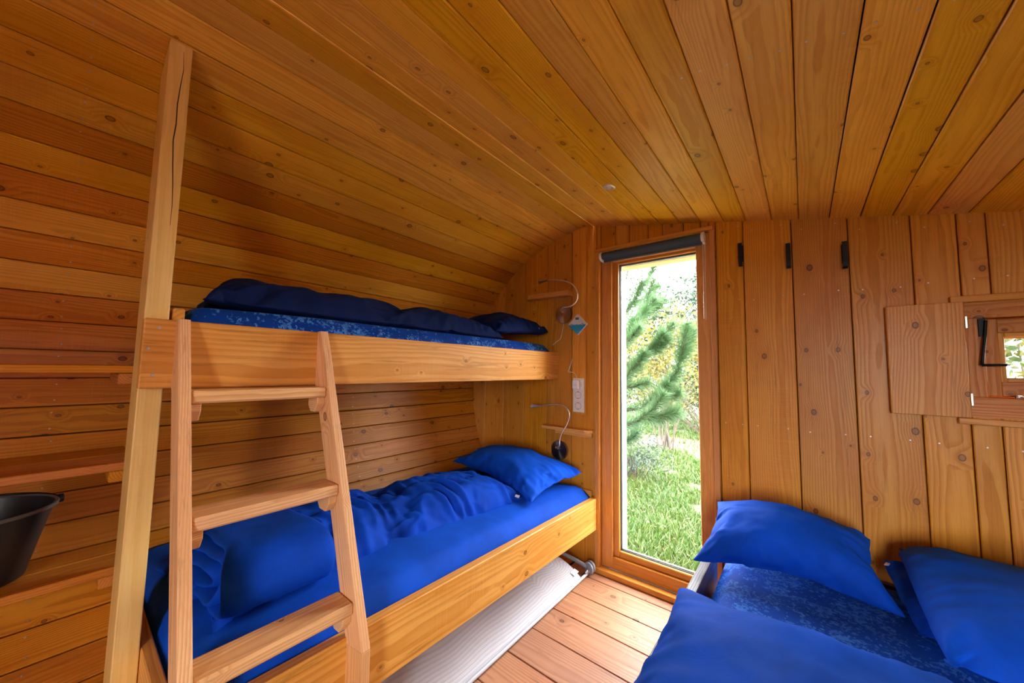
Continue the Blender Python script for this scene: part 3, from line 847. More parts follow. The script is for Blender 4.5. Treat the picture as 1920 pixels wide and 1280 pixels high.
lb = thing('lower_bunk', 'lower wooden bunk with pale side board and blue bedding', 'bed', (-1.06, 1.2, 0))
bar('side_board', (-1.064, .165, .385), (-1.064, 2.199, .347), .192, .038, (1, 0, .0), W_RAIL, lb, .003)
def end_panel(name, y_, z0, z1, x1, th):
    lim = lambda z: CX - math.sqrt(CR ** 2 - (z - CZ) ** 2) + .02
    xc, zc = -1.5, (z0 + z1) / 2
    o = prism(name, [(lim(z0) - xc, zc - z0), (x1 - xc, zc - z0), (x1 - xc, zc - z1), (lim(z1) - xc, zc - z1)], th, (xc, y_, zc), (1, 0, 0), (0, 1, 0), W_RAIL, lb)
    add_bevel(o, .003, 1)
end_panel('end_board', .193, .28, .495, -1.084, .028)
end_panel('head_board', 2.184, .255, .478, -1.084, .026)
for k in range(9):
    board('bed_slat', (-1.455, .33 + k * .225, .30), (1, 0, 0), (0, 0, 1), .73, .19, .018, W_RAIL, lb)

# ------------------------------------------------------------------ ladder
ld = thing('bunk_ladder', 'wooden ladder with three flat steps leaning on the upper bunk', 'ladder', (-1.0, .39, 0))
ANG = Vector((.2875, 0, -.903)).normalized()          # the slope of the stiles, downwards
def stile(y0, th):
    # outline in the XZ plane: back cut to lie flat on the upper side board, foot piece plumb
    back_dx = -.092
    zt = 1.372
    front = lambda z: -1.327 + (1.372 - z) * .4055
    knz = .469
    out = [(-1.3515, zt), (-1.3515, 1.182), (front(1.174) - .094, 1.174), (front(knz) - .089, knz - .013), (front(knz), knz), (-1.327, zt)]
    v = [(x, y0, z) for x, z in out] + [(x, y0 + th, z) for x, z in out]
    n = len(out)
    f = [tuple(range(n)), tuple(range(2 * n - 1, n - 1, -1))] + [((i + 1) % n, i, n + i, n + (i + 1) % n) for i in range(n)]
    # rotate into a local frame whose x runs along the stile, so the grain follows it
    Mx = frame_matrix((-1.15, y0 + th / 2, .9), ANG, (0, 1, 0)); Mi = Mx.inverted()
    o = mesh('stile', [Mi @ Vector(p) for p in v], f, W_LAD, ld, False, Mx); add_bevel(o, .0025, 2)
    xf = front(knz)
    out = [(xf - .089, knz - .013), (xf - .089, 0.0), (xf + .001, 0.0), (xf, knz)]
    v = [(x, y0 + .0005, z) for x, z in out] + [(x, y0 + th - .0005, z) for x, z in out]
    f = [(0, 1, 2, 3), (7, 6, 5, 4)] + [((i + 1) % 4, i, 4 + i, 4 + (i + 1) % 4) for i in range(4)]
    Mx = frame_matrix((xf - .045, y0 + th / 2, .23), (0, 0, -1), (0, 1, 0)); Mi = Mx.inverted()
    o = mesh('foot', [Mi @ Vector(p) for p in v], f, W_LAD, ld, False, Mx); add_bevel(o, .0025, 2)
stile(.188, .026); stile(.563, .026)
for zt, xf, xb in ((1.178, -1.252, -1.346), (.883, -1.133, -1.236), (.582, -1.012, -1.105)):
    o = board('step', ((xf + xb) / 2, .3885, zt - .017), (0, 1, 0), (0, 0, 1), .349, xf - xb, .034, W_LAD, ld, .006)
    for yy in (.2145 + .013, .563 - .013):
        out = [(xb + .012, zt - .0345), (xf - .012, zt - .0345), (xf - .012, zt - .055), (xf - .034, zt - .083), (xb + .030, zt - .083), (xb + .012, zt - .062)]
        v = [(x, yy - .0125, z) for x, z in out] + [(x, yy + .0125, z) for x, z in out]
        n = len(out); f = [tuple(range(n)), tuple(range(2 * n - 1, n - 1, -1))] + [((i + 1) % n, i, n + i, n + (i + 1) % n) for i in range(n)]
        c = Vector(((xf + xb) / 2, yy, zt - .06))
        o = mesh('cleat', [Vector(p) - c for p in v], f, W_LAD, ld, False, Matrix.Translation(c)); add_bevel(o, .002, 1)

# ------------------------------------------------------------------ bedding
def cloth_run(me, frames, pressure, shrink=0.0, tension=15, bend=.5, quality=5, grav=0., pin=None):
    o = bpy.data.objects.new('cloth_bake', me); COL.objects.link(o)
    m = o.modifiers.new('c', 'CLOTH'); s = m.settings
    s.quality = quality; s.mass = .3
    s.tension_stiffness = tension; s.compression_stiffness = tension; s.shear_stiffness = 5; s.bending_stiffness = bend
    s.use_pressure = True; s.uniform_pressure_force = pressure; s.shrink_min = shrink
    s.effector_weights.gravity = grav; s.air_damping = 3
    m.collision_settings.use_collision = False
    if pin:
        g = o.vertex_groups.new(name='p'); g.add(pin, 1, 'REPLACE'); s.vertex_group_mass = 'p'
    m.point_cache.frame_start = 1; m.point_cache.frame_end = frames
    for fr in range(1, frames + 1): SC.frame_set(fr)
    ev = o.evaluated_get(bpy.context.evaluated_depsgraph_get())
    co = np.empty(len(ev.data.vertices) * 3); ev.data.vertices.foreach_get('co', co)
    fc = [tuple(p.vertices) for p in ev.data.polygons]
    SC.frame_set(1)
    bpy.data.objects.remove(o)
    return co.reshape(-1, 3), fc

def bag(nx, ny, lx, ly, seed, pressure, frames, shrink=-.02, amp=.004, seams=(), **kw):
    V = []; T = {}; B = {}
    for i in range(nx + 1):
        for j in range(ny + 1):
            u, v_ = i / nx, j / ny
            x, y_ = (u - .5) * lx, (v_ - .5) * ly
            h = .02 * min(1, min(u, 1 - u, v_, 1 - v_) * 8)
            n = noise.noise(Vector((x * 9 + seed, y_ * 9, seed))) * amp
            T[i, j] = len(V); V.append((x, y_, h + n))
            if i in (0, nx) or j in (0, ny): B[i, j] = T[i, j]
            else: B[i, j] = len(V); V.append((x, y_, -h + n))
    F = []
    for i in range(nx):
        for j in range(ny):
            F.append((T[i, j], T[i + 1, j], T[i + 1, j + 1], T[i, j + 1]))
            q = (B[i, j], B[i, j + 1], B[i + 1, j + 1], B[i + 1, j])
            F.append(q)
    me = bpy.data.meshes.new('bag'); me.from_pydata(V, [], F)
    if seams:      # quilting: top and bottom stitched together along a few lines
        pass
    co, fc = cloth_run(me, frames, pressure, shrink, **kw)
    return co, fc

PIL1 = bag(58, 42, .70, .50, 1.3, 2.2, 26, amp=.008, bend=.05)
PIL2 = bag(62, 44, .70, .50, 1.3, 1.2, 38, amp=.008, shrink=-.06, bend=.02, tension=25)
PIL3 = bag(58, 42, .70, .50, 1.3, 4.0, 30, amp=.008, shrink=-.08, bend=.02, tension=40)
DUV = bag(116, 46, 1.45, .62, 4.1, 1.3, 30, amp=.012, shrink=-.06, bend=.02, tension=25)
def folds(s, a, f1, seed, sharp=2.0):
    # crisp drapery folds: warped sines gated by slow noise
    w1 = wr(s * 5, a * 1.3, 1., seed) * 5.
    g = np.clip(wr(s * 7, a * 1.8, 1., seed + 5) * 2.6 + .35, 0, 1)
    q = .5 + .5 * np.sin(f1 * s + a * 2.2 + w1 * 2)
    return (q ** sharp - .35) * g

def soft(name, base, fn, mat, parent=None, sub=1):
    co, fc = base
    P = fn(co[:, 0], co[:, 1], co[:, 2])
    V = np.stack(P, 1)
    o = mesh(name, V.tolist(), fc, mat, parent, True)
    if sub:
        m = o.modifiers.new('s', 'SUBSURF'); m.levels = 0; m.render_levels = sub
    return o

def wr(x, y_, s, seed=0.):
    return np.array([noise.noise(Vector((a * s, b * s, seed))) for a, b in zip(x, y_)])
def ridge(x, y_, s, seed=0.):
    return 1 - np.abs(wr(x, y_, s, seed)) * 2

def norm_bag(co):
    c = co.copy()
    c[:, 0] /= (c[:, 0].max() - c[:, 0].min()); c[:, 1] /= (c[:, 1].max() - c[:, 1].min())
    c[:, 2] /= (c[:, 2].max() - c[:, 2].min())
    return c
def quad_place(base, P00, P10, P11, P01, thick, flat=.35, bulge=0., wseed=0., wamp=.006, crease=.022):
    """pillow laid on the bilinear patch of four corner points (mid-surface), thickness along z"""
    co, fc = base; c = norm_bag(co)
    u = np.clip(c[:, 0] + .5, -.1, 1.1)[:, None]; v_ = np.clip(c[:, 1] + .5, -.1, 1.1)[:, None]
    A, B_, C_, D = (np.array(p, float)[None] for p in (P00, P10, P11, P01))
    S = A * (1 - u) * (1 - v_) + B_ * u * (1 - v_) + C_ * u * v_ + D * (1 - u) * v_
    n = np.cross(np.array(P10, float) - np.array(P00, float), np.array(P01, float) - np.array(P00, float)); n /= np.linalg.norm(n)
    if n[2] < 0: n = -n
    z = np.where(c[:, 2] > 0, c[:, 2], c[:, 2] * flat) * thick
    e = (4 * u[:, 0] * (1 - u[:, 0])) * (4 * v_[:, 0] * (1 - v_[:, 0]))
    z = z + wr(c[:, 0], c[:, 1], 5.5, wseed) * wamp * 2 + wr(c[:, 0], c[:, 1], 14, wseed + 3) * wamp * .6
    for q, (al, ds) in enumerate(((c[:, 0], .5 - c[:, 1]), (c[:, 0], .5 + c[:, 1]), (c[:, 1], .5 - c[:, 0]), (c[:, 1], .5 + c[:, 0]))):
        ph = wr(al * 3, ds * 2, 1., wseed + q * 7) * 7
        gt = np.clip(wr(al * 4, ds * 0, 1., wseed + 31 + q) * 3 + .5, 0, 1)
        rd = (.5 + .5 * np.sin(al * (46 + 9 * q) + ph + ds * 6 * np.sign(al))) ** 2
        z = z + np.where(c[:, 2] > 0, (rd - .4) * gt * crease * np.exp(-(np.clip(ds, 0, 1) / .16) ** 2) * np.clip(ds / .03, 0, 1), 0)
    S = S + n[None] * z[:, None] + np.array([0, 0, 1.])[None] * (bulge * e)[:, None]
    return S, fc
def pillow(name, label, cat, base, quad, thick, mat, grp=None, tagpos=None, seam=False, drop=False, **kw):
    t = thing(name, label, cat, tuple(np.mean(np.array(quad), 0)), grp)
    S, fc = quad_place(base, *quad, thick, **kw)
    o = mesh('pillow_cover', S.tolist(), fc, mat, t, True)
    m = o.modifiers.new('s', 'SUBSURF'); m.levels = 0; m.render_levels = 1
    if tagpos:
        c, ax, az, L_, W_ = tagpos
        if drop:      # sew it to the rear hem: the farthest point where the cover is found under it
            from mathutils.bvhtree import BVHTree
            bv = BVHTree.FromPolygons([Vector(p) for p in S.tolist()], fc)
            yy_ = c[1] + .2
            while yy_ > c[1] - .3:
                h = bv.ray_cast(Vector((c[0], yy_, 1.2)), Vector((0, 0, -1)))
                if h[0] is not None: c = (c[0], yy_ - .002, h[0].z + .006); break
                yy_ -= .004
        board('care_label', c, ax, az, L_, W_, .0012, M_WTAG, t, .0003)
    return t

def mattress(name, label, x0, x1, y0, y1, z0, z1, mat, crown=.02, rad=.05, seed=0., amp=.004, xfun=None):
    """rounded block with a fitted sheet drawn over it"""
    nx, ny = 28, 90
    V, F = [], []
    prof = []      # cross profile params from bottom-right edge over the top to bottom-left
    xs = np.linspace(0, 1, nx + 1); ysn = np.linspace(0, 1, ny + 1)
    H = z1 - z0
    def P(u, v_):
        # u across (x), v along (y): superellipse falloff to the edges
        a = (u - .5) * 2; b = (v_ - .5) * 2
        return a, b
    # build as top sheet + skirt
    ring = []
    for i in range(nx + 1):
        for j in range(ny + 1):
            u, v_ = xs[i], ysn[j]
            # cosine spacing near edges
            uu = .5 - .5 * math.cos(math.pi * u) if False else u
            x = x0 + (x1 - x0) * uu; y_ = y0 + (y1 - y0) * v_
            dx = min(x - x0, x1 - x); dy = min(y_ - y0, y1 - y_)
            ex = max(0, 1 - dx / rad); ey = max(0, 1 - dy / rad)
            drop = rad * (1 - math.sqrt(max(0, 1 - min(1, ex * ex + ey * ey))))
            cr = crown * (1 - ((uu - .5) * 2) ** 2) * (1 - ((v_ - .5) * 2) ** 4)
            wv = noise.noise(Vector((x * 5 + seed, y_ * 3, 1.))) * amp + max(0, noise.noise(Vector((x * 9 + seed, y_ * 4.2, 5.)))) * amp
            V.append((x, y_, z1 - drop + cr + wv))
    idx = lambda i, j: i * (ny + 1) + j
    for i in range(nx):
        for j in range(ny): F.append((idx(i, j), idx(i + 1, j), idx(i + 1, j + 1), idx(i, j + 1)))
    border = [(i, 0) for i in range(nx + 1)] + [(nx, j) for j in range(1, ny + 1)] + [(i, ny) for i in range(nx - 1, -1, -1)] + [(0, j) for j in range(ny - 1, 0, -1)]
    prev = [idx(*q) for q in border]
    for k in (1, 2, 3):
        cur = []
        for (i, j), pi in zip(border, [idx(*q) for q in border]):
            x, y_, z = V[pi]
            zz = z + (z0 - z) * k / 3
            puck = math.sin((x + y_) * 55 + noise.noise(Vector((x * 8, y_ * 8, 0))) * 4) * .0025
            cx, cy = (x0 + x1) / 2, (y0 + y1) / 2
            sgx = -1 if i == 0 else (1 if i == nx else 0); sgy = -1 if j == 0 else (1 if j == ny else 0)
            off_ = .004 * math.sin(math.pi * k / 3) + puck * (k / 3)
            V.append((x + sgx * off_, y_ + sgy * off_, zz)); cur.append(len(V) - 1)
        n = len(prev)
        for q in range(n): F.append((prev[q], cur[q], cur[(q + 1) % n], prev[(q + 1) % n]))
        prev = cur
    F.append(tuple(prev))
    if xfun: V = [xfun(*p) for p in V]
    o = mesh(name, V, F, mat, None, True)
    return tag(o, label, 'mattress')

def squeeze_left(x, y_, z):     # keep the back of the mattress inside the barrel
    lim = CX - math.sqrt(max(.01, CR ** 2 - (z - CZ) ** 2)) + .012
    return (max(x, lim), y_, z)
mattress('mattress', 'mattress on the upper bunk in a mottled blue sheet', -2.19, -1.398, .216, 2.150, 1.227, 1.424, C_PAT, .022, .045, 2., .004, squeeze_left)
def low_fn(x, y_, z):
    # hangs a little over the side board where the sheet is drawn tight
    s = max(0., min(1., (y_ - .2) / 1.9))
    x, y_, z = squeeze_left(x, y_, z + .030 * (1 - s))
    return (x, y_, z)
mattress('mattress', 'mattress on the lower bunk in a plain blue sheet', -2.06, -1.088, .21, 2.160, .311, .502, C_SHEET, .03, .06, 5., .008, low_fn)

# pillows of the bunks
pillow('pillow', 'plump blue pillow at the head of the lower bunk', 'pillow', PIL1,
       ((-1.93, 1.74, .60), (-1.135, 1.585, .545), (-1.105, 2.13, .60), (-1.90, 2.155, .62)), .19, C_BLUE, 'pillows on the beds',
       tagpos=((-1.235, 1.597, .560), (1, -.25, .1), (.1, -.7, .6), .036, .014), flat=.4, bulge=.03)
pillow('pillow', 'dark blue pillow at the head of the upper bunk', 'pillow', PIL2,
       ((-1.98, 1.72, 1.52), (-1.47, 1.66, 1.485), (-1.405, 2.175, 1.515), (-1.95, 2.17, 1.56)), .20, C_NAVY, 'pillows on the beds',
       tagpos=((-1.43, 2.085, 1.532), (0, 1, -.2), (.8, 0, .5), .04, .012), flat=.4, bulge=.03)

# duvet of the lower bunk: a folded, quilted roll
def duvet_lower(x, y_, z):
    L_ = 1.45; W_ = .62
    s = x / L_ + .5                      # 0 near the ladder, 1 at the pillow
    c = norm_bag(np.stack([x, y_, z], 1))
    a = c[:, 1] * 2                      # -1 front .. 1 back
    Y = .335 + s * 1.27 + .05 * (1 - a) * (s - .3)
    half = .285 - .03 * s
    X = -1.52 - a * half - .02 * np.sin(s * 5)
    zb = .538 - .022 * s
    body = np.where(c[:, 2] > 0, c[:, 2], c[:, 2] * .15) * .34
    top = zb + body * (1.0 - .12 * s)
    tr = ridge(s * 9 + a * .8, a * 1.1, 1.2, 3.3) * .010 + wr(s * 26, a * 3.2, 1., 9.) * .009
    tr = tr + folds(s + a * .06, a, 120., 2.) * .030 * (.45 + .55 * np.clip((s - .2) * 4, 0, 1)) + folds(s * .7 + a * .25, a, 150., 17.) * .012
    env = np.clip((1 - np.abs(a)) * 4, .15, 1)
    sl = a + .02 + .10 * np.sin(s * 9)                                        # stitched seam running along the roll
    seamv = np.exp(-(sl / .05) ** 2) * .014 + np.exp(-(sl / .16) ** 2) * .007 * np.sin(s * 150 + wr(s * 20, a * 0, 1., 5.) * 6)
    hollow = np.exp(-((s - .46 - .05 * a) / .04) ** 2) * .034 * np.clip(1.2 - a, 0, 1)
    top = top + np.where(c[:, 2] > 0, tr * env - seamv - hollow, 0)
    X = X + np.where(c[:, 2] > 0, folds(s + a * .05, a, 120., 2.) * .034 * np.clip(-a, 0, 1), 0)
    return X, Y, top
dl = thing('duvet', 'crumpled blue duvet folded lengthwise on the lower bunk', 'duvet', (-1.5, .9, .55))
soft('duvet_cover', DUV, duvet_lower, C_DUVET, dl)
# the folded layers that show at its foot end
def fold_layer(depth, x_f, x_b, z_lo, z_hi, y_f, y_b, seed):
    """one turned-over layer: a U section, thick, running along y"""
    pts = []
    nU = 18
    for i in range(nU + 1):
        t_ = i / nU
        if t_ < .42: q = t_ / .42; x = x_b + (x_f - x_b) * q; z = z_lo + .003 * math.sin(q * 9 + seed)
        elif t_ < .58:
            q = (t_ - .42) / .16 * math.pi; rr = (z_hi - z_lo) / 2
            x = x_f + rr * .9 * math.sin(q); z = (z_lo + z_hi) / 2 - rr * math.cos(q)
        else: q = (t_ - .58) / .42; x = x_f + (x_b - x_f) * q; z = z_hi + .006 * math.sin(q * 7 + seed) - .02 * q
        pts.append((x, z))
    V, F = [], []; th = .011; nY = 10
    for j in range(nY + 1):
        v_ = j / nY
        for side in (-1, 1):
            for i, (x, z) in enumerate(pts):
                a = pts[max(i - 1, 0)]; b = pts[min(i + 1, nU)]
                tx, tz = b[0] - a[0], b[1] - a[1]; l_ = math.hypot(tx, tz) or 1
                hem = th * (1.15 if j < 2 else 1.) * (.35 if j == 0 else 1)
                yy = y_f + (y_b - y_f) * v_ + .022 * math.sin(i * .55 + seed) * (1 - v_) + .01 * math.sin(i * 1.7 + seed * 2) * (1 - v_)
                V.append((x + side * -tz / l_ * hem, yy, z + side * tx / l_ * hem))
    n = nU + 1
    k = lambda j, s_, i: j * 2 * n + s_ * n + i
    for j in range(nY):
        for i in range(nU):
            F.append((k(j, 0, i), k(j, 0, i + 1), k(j + 1, 0, i + 1), k(j + 1, 0, i)))
            F.append((k(j, 1, i), k(j + 1, 1, i), k(j + 1, 1, i + 1), k(j, 1, i + 1)))
        F.append((k(j, 0, 0), k(j + 1, 0, 0), k(j + 1, 1, 0), k(j, 1, 0))); F.append((k(j, 0, nU), k(j, 1, nU), k(j + 1, 1, nU), k(j + 1, 0, nU)))
    for i in range(nU):
        F.append((k(0, 0, i), k(0, 1, i), k(0, 1, i + 1), k(0, 0, i + 1)))
        F.append((k(nY, 0, i), k(nY, 0, i + 1), k(nY, 1, i + 1), k(nY, 1, i)))
    o = mesh('folded_layer', V, F, C_DUVET, dl, True)
    m = o.modifiers.new('s', 'SUBSURF'); m.levels = 0; m.render_levels = 1
fold_layer(0, -1.262, -1.74, .556, .700, .318, .60, .3)
fold_layer(1, -1.318, -1.72, .576, .676, .300, .60, 1.7)
fold_layer(2, -1.385, -1.70, .594, .652, .290, .60, 3.1)
fold_layer(3, -1.45, -1.80, .548, .590, .268, .55, 4.4)

# duvet of the upper bunk: a dark roll along the back
def duvet_upper(x, y_, z):
    s = x / 1.45 + .5
    c = norm_bag(np.stack([x, y_, z], 1)); a = c[:, 1] * 2
    Y = .30 + s * 1.44 + .04 * a
    X = -1.655 - a * (.225 - .02 * s)
    zb = 1.452 - .012 * s
    body = np.where(c[:, 2] > 0, c[:, 2], c[:, 2] * .15) * (.265 - .02 * s)
    tr = wr(s * 16, a * 2.2, 1., 21.) * .012 + ridge(s * 7, a * 1.3, 1., 31.) * .008 + folds(s * .8 - a * .2, a, 70., 13.) * .009
    puck = np.where(s > .66, folds(s, a, 190., 12.) * .014, 0)
    lift = .050 * np.exp(-((s - .06) / .06) ** 2) * np.clip(a + .6, 0, 1)
    return X, Y, zb + body + np.where(c[:, 2] > 0, tr + puck + lift, 0)
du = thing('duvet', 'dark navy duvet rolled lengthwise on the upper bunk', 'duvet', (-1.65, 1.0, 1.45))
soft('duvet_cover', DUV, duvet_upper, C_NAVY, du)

# ------------------------------------------------------------------ bed guard lying under the lower bunk
bgd = thing('bed_guard', 'folded white net bed guard lying on the floor under the lower bunk', 'bed guard', (-1.1, 1.2, 0))
V, F = [], []; nx, ny = 14, 60
for j in range(ny + 1):
    v_ = j / ny; y_ = .30 + v_ * 1.745
    for i in range(nx + 1):
        u = i / nx
        x = -1.072 - .36 * u
        z = .018 + .060 * u + .030 * math.sin(math.pi * u) * (.35 + .65 * v_) + .006 * noise.noise(Vector((x * 6, y_ * 5, 0)))
        if v_ > .80: z += .008 * math.sin((v_ - .8) * 46 + u * 5) * math.sin(math.pi * u)
        V.append((x, y_ - (.03 * (1 - 2 * u) ** 2 if v_ > .93 else 0), z))
for j in range(ny):
    for i in range(nx):
        a = j * (nx + 1) + i; F.append((a, a + 1, a + nx + 2, a + nx + 1))
o = mesh('net_panel', V, F, M_NET, bgd, True)
sm = o.modifiers.new('t', 'SOLIDIFY'); sm.thickness = .003
tube('lower_rail', [(-1.066, .25, .016), (-1.066, 1.2, .016), (-1.066, 2.06, .016), (-1.060, 2.085, .03)], .0085, M_TUBE, bgd, 10)
tube('upper_rail', [(-1.435, .25, .085), (-1.435, 2.08, .085)], .0085, M_TUBE, bgd, 10, smooth_path=False)
tube('side_tube', [(-1.435, 2.09, .085), (-1.25, 2.10, .072), (-1.075, 2.10, .048)], .012, M_GREY, bgd, 12)
for yy in (2.095, 2.122):
    lathe('hinge_disc', [(.0, 0), (.030, 0), (.034, .003), (.034, .013), (.030, .016), (.0, .016)], (-1.066, yy, .040), (.25, .97, 0), M_GREY, bgd, 28, closed=True)
tube('hinge_pin', [(-1.062, 2.06, .030), (-1.064, 2.10, .038)], .006, M_TUBE, bgd, 10, smooth_path=False)
board('care_label', (-1.105, 2.0, .045), (0, 1, .1), (.3, 0, 1), .05, .03, .001, M_WTAG, bgd, .0003)

# ------------------------------------------------------------------ double bed on the right
db = thing('double_bed', 'low double bed with dark stained side board at the right', 'bed', (.45, .5, 0))
board('side_board', (-.362, .33, .335), (0, 1, 0), (-1, 0, 0), 3.30, .17, .038, W_DARK, db, .003)
board('head_board', (.47, 2.184, .28), (1, 0, 0), (0, -1, 0), 1.62, .24, .026, W_DARK, db, .003)
for k in range(13):
    board('bed_slat', (.47, -1.1 + k * .26, .235), (1, 0, 0), (0, 0, 1), 1.60, .2, .02, W_RAIL, db)
for x_ in (-.36, 1.24):
    for y_ in (-1.2, .5, 1.9):
        board('leg', (x_, y_, .125), (0, 0, 1), (1, 0, 0), .25, .06, .036, W_DARK, db)
mattress('mattress', 'wide mattress on the double bed in a mottled blue sheet', -.315, 1.25, -1.30, 2.155, .247, .405, C_PAT2, .012, .05, 11., .003)

pillow('pillow', 'blue pillow leaning on the end wall beside the tall window', 'pillow', PIL1,
       ((-.395, 1.715, .458), (.240, 1.79, .450), (.195, 2.110, .585), (-.365, 2.110, .600)), .22, C_BLUE, 'pillows on the beds', flat=.3, bulge=.05, wseed=2.)
pillow('pillow', 'large blue pillow nearest the viewer on the double bed', 'pillow', PIL1,
       ((-.400, .64, .490), (.48, .70, .46), (.365, 1.495, .455), (-.375, 1.41, .495)), .19, C_BLUE, 'pillows on the beds',
       tagpos=((.118, 1.435, .515), (1, -.25, 0), (0, -.5, .8), .045, .014), drop=True, flat=.25, bulge=.045, wseed=6.)
pillow('pillow', 'blue pillow lying under another one beside the small window', 'pillow', PIL2,
       ((.245, 1.70, .455), (1.00, 1.62, .462), (1.02, 2.10, .50), (.215, 2.115, .52)), .13, C_BLUE, 'pillows on the beds',
       tagpos=((.226, 2.04, .528), (.3, 1, 0), (-.3, -.5, .7), .035, .014), flat=.3, wseed=9.)
pillow('pillow', 'topmost blue pillow of two below the small window', 'pillow', PIL2,
       ((.255, 1.46, .505), (1.10, 1.40, .50), (1.12, 2.10, .60), (.255, 2.10, .590)), .19, C_BLUE, 'pillows on the beds', flat=.3, bulge=.03, wseed=14., crease=.009)

# ------------------------------------------------------------------ outside
GZ = -.45
def ground_mat():
    m = bpy.data.materials.new('lawn_soil')
    nt, N, L, P = nodes_of(m)
    tcn = N.new('ShaderNodeTexCoord'); v = tcn.outputs['Object']
    s = N.new('ShaderNodeSeparateXYZ'); L.new(v, s.inputs[0])
    n1 = noise_tex(nt, v, 1.4, 4, .6); n2 = noise_tex(nt, v, 14., 4, .7)
    c = mixc(nt, maprange(nt, n1, .35, .65), (.030, .055, .014), (.045, .062, .022))
    c = mixc(nt, maprange(nt, n2, .5, .68, 0., .8), c, (.075, .055, .038))
    yy = mth(nt, 'ADD', s.outputs[1], mth(nt, 'MULTIPLY', n1, 1.5))
    path = mth(nt, 'MULTIPLY', maprange(nt, yy, 8.7, 9.2), maprange(nt, yy, 10.6, 11.2, 1., 0.))
    c = mixc(nt, path, c, mixc(nt, n2, (.060, .040, .030), (.095, .070, .055)))
    L.new(c, P.inputs['Base Color']); P.inputs['Roughness'].default_value = .95
    return m
rng = np.random.default_rng(5)
# added unseen to bounce sky light in: pale strip, pale deck before the door
M_BOUNCE = plain('pale_bounce', (.55, .53, .48), .9, noise_amt=.35, scale=60)
pb = boxes('bounce_strip', [(-3.4, 3.2, 2.46, 3.15, GZ - .04, GZ + .05)], M_BOUNCE, None); pb['kind'] = 'structure'
dk = struct('bounce_deck')  # out of view, added as a pale reflector for the ceiling
for j in range(14):
    board('plank', (.9, -1.75 - j * .145, GZ + .22), (1, 0, 0), (0, 0, 1), 3.2, .14, .028, W_PALE, dk)
gnx, gny = 60, 60
V = []; F = []
for i in range(gnx + 1):
    for j in range(gny + 1):
        x = -22 + 40 * i / gnx; y_ = -12 + 44 * j / gny
        V.append((x, y_, GZ + .05 * noise.noise(Vector((x * .6, y_ * .6, 0)))))
for i in range(gnx):
    for j in range(gny):
        a = i * (gny + 1) + j; F.append((a, a + gny + 1, a + gny + 2, a + 1))
gr = mesh('ground', V, F, ground_mat(), None, True); gr['kind'] = 'structure'
def gz(x, y_): return GZ + .05 * np.array([noise.noise(Vector((a * .6, b * .6, 0))) for a, b in zip(x, y_)])

def np_mesh(name, V, F, mats, parent=None, midx=None):
    me = bpy.data.meshes.new(name)
    V = np.asarray(V, np.float32); F = np.asarray(F, np.int32)
    k = F.shape[1]
    me.vertices.add(len(V)); me.vertices.foreach_set('co', V.ravel())
    me.loops.add(F.size); me.loops.foreach_set('vertex_index', F.ravel())
    me.polygons.add(len(F)); me.polygons.foreach_set('loop_start', np.arange(len(F), dtype=np.int32) * k)
    for m in mats: me.materials.append(m)
    if midx is not None: me.polygons.foreach_set('material_index', midx)
    me.update(calc_edges=True); me.validate()
    o = bpy.data.objects.new(name, me)
    return link(o, parent)

G_GRASS = leaf_mat('grass_blade', ((0.022, 0.066, 0.004), (0.04, 0.09, 0.007), (0.095, 0.115, 0.035)), trans=.3)
G_LITTER = leaf_mat('fallen_leaf', ((0.13, 0.08, 0.018), (0.1, 0.062, 0.034), (0.15, 0.12, 0.05)), trans=.2)
G_PINE = leaf_mat('pine_needle', ((0.022, 0.066, 0.02), (0.042, 0.1, 0.03), (0.085, 0.155, 0.06)), trans=.25)
G_YEL = leaf_mat('autumn_leaf', ((0.15, 0.1, 0.006), (0.07, 0.085, 0.014), (0.18, 0.125, 0.012)), trans=.35)
G_MIX = leaf_mat('turning_leaf', ((0.022, 0.05, 0.012), (0.05, 0.068, 0.014), (0.115, 0.092, 0.018)), trans=.35)
G_GRN = leaf_mat('dark_green_leaf', ((0.012, 0.028, 0.014), (0.026, 0.048, 0.024), (0.045, 0.07, 0.034)), trans=.3)
M_BARK = plain('brown_bark', (.045, .026, .017), .9, noise_amt=.5, scale=30)
M_TWIG = plain('grey_twig', (.075, .055, .042), .9)

# grass: far too many blades to count
n = 52000
yy = 2.9 + 10.5 * rng.random(n) ** 1.25
sl = rng.uniform(-.62, -.02, n); xx = sl * yy
dens = np.array([noise.noise(Vector((a * 1.6, b * 1.6, 3.))) for a, b in zip(xx, yy)])
keep = (dens > -.28) & ~((yy > 8.2) & (yy < 9.9) & (rng.random(n) < .85))
xx, yy = xx[keep], yy[keep]; n = len(xx); zz = gz(xx, yy)
h = rng.uniform(.03, .095, n) * (1 + .03 * yy); wd = rng.uniform(.003, .006, n) * (1 + .12 * yy)
an = rng.uniform(0, 2 * math.pi, n); ln = rng.uniform(.1, .9, n) * h
la = rng.uniform(0, 2 * math.pi, n)
B = np.stack([xx, yy, zz], 1)
dx = np.stack([np.cos(an) * wd, np.sin(an) * wd, np.zeros(n)], 1)
mid = B + np.stack([np.cos(la) * ln * .4, np.sin(la) * ln * .4, h * .6], 1)
tip = B + np.stack([np.cos(la) * ln, np.sin(la) * ln, h], 1)
V = np.stack([B - dx, B + dx, mid + dx * .7, mid - dx * .7, tip], 1).reshape(-1, 3)
k = np.arange(n)[:, None] * 5
F = np.concatenate([k + [0, 1, 2], k + [0, 2, 3], k + [3, 2, 4]])
g = np_mesh('grass', V, F, [G_GRASS]); g['kind'] = 'stuff'; tag(g, 'bright short lawn grass growing outside the tall window', 'grass')

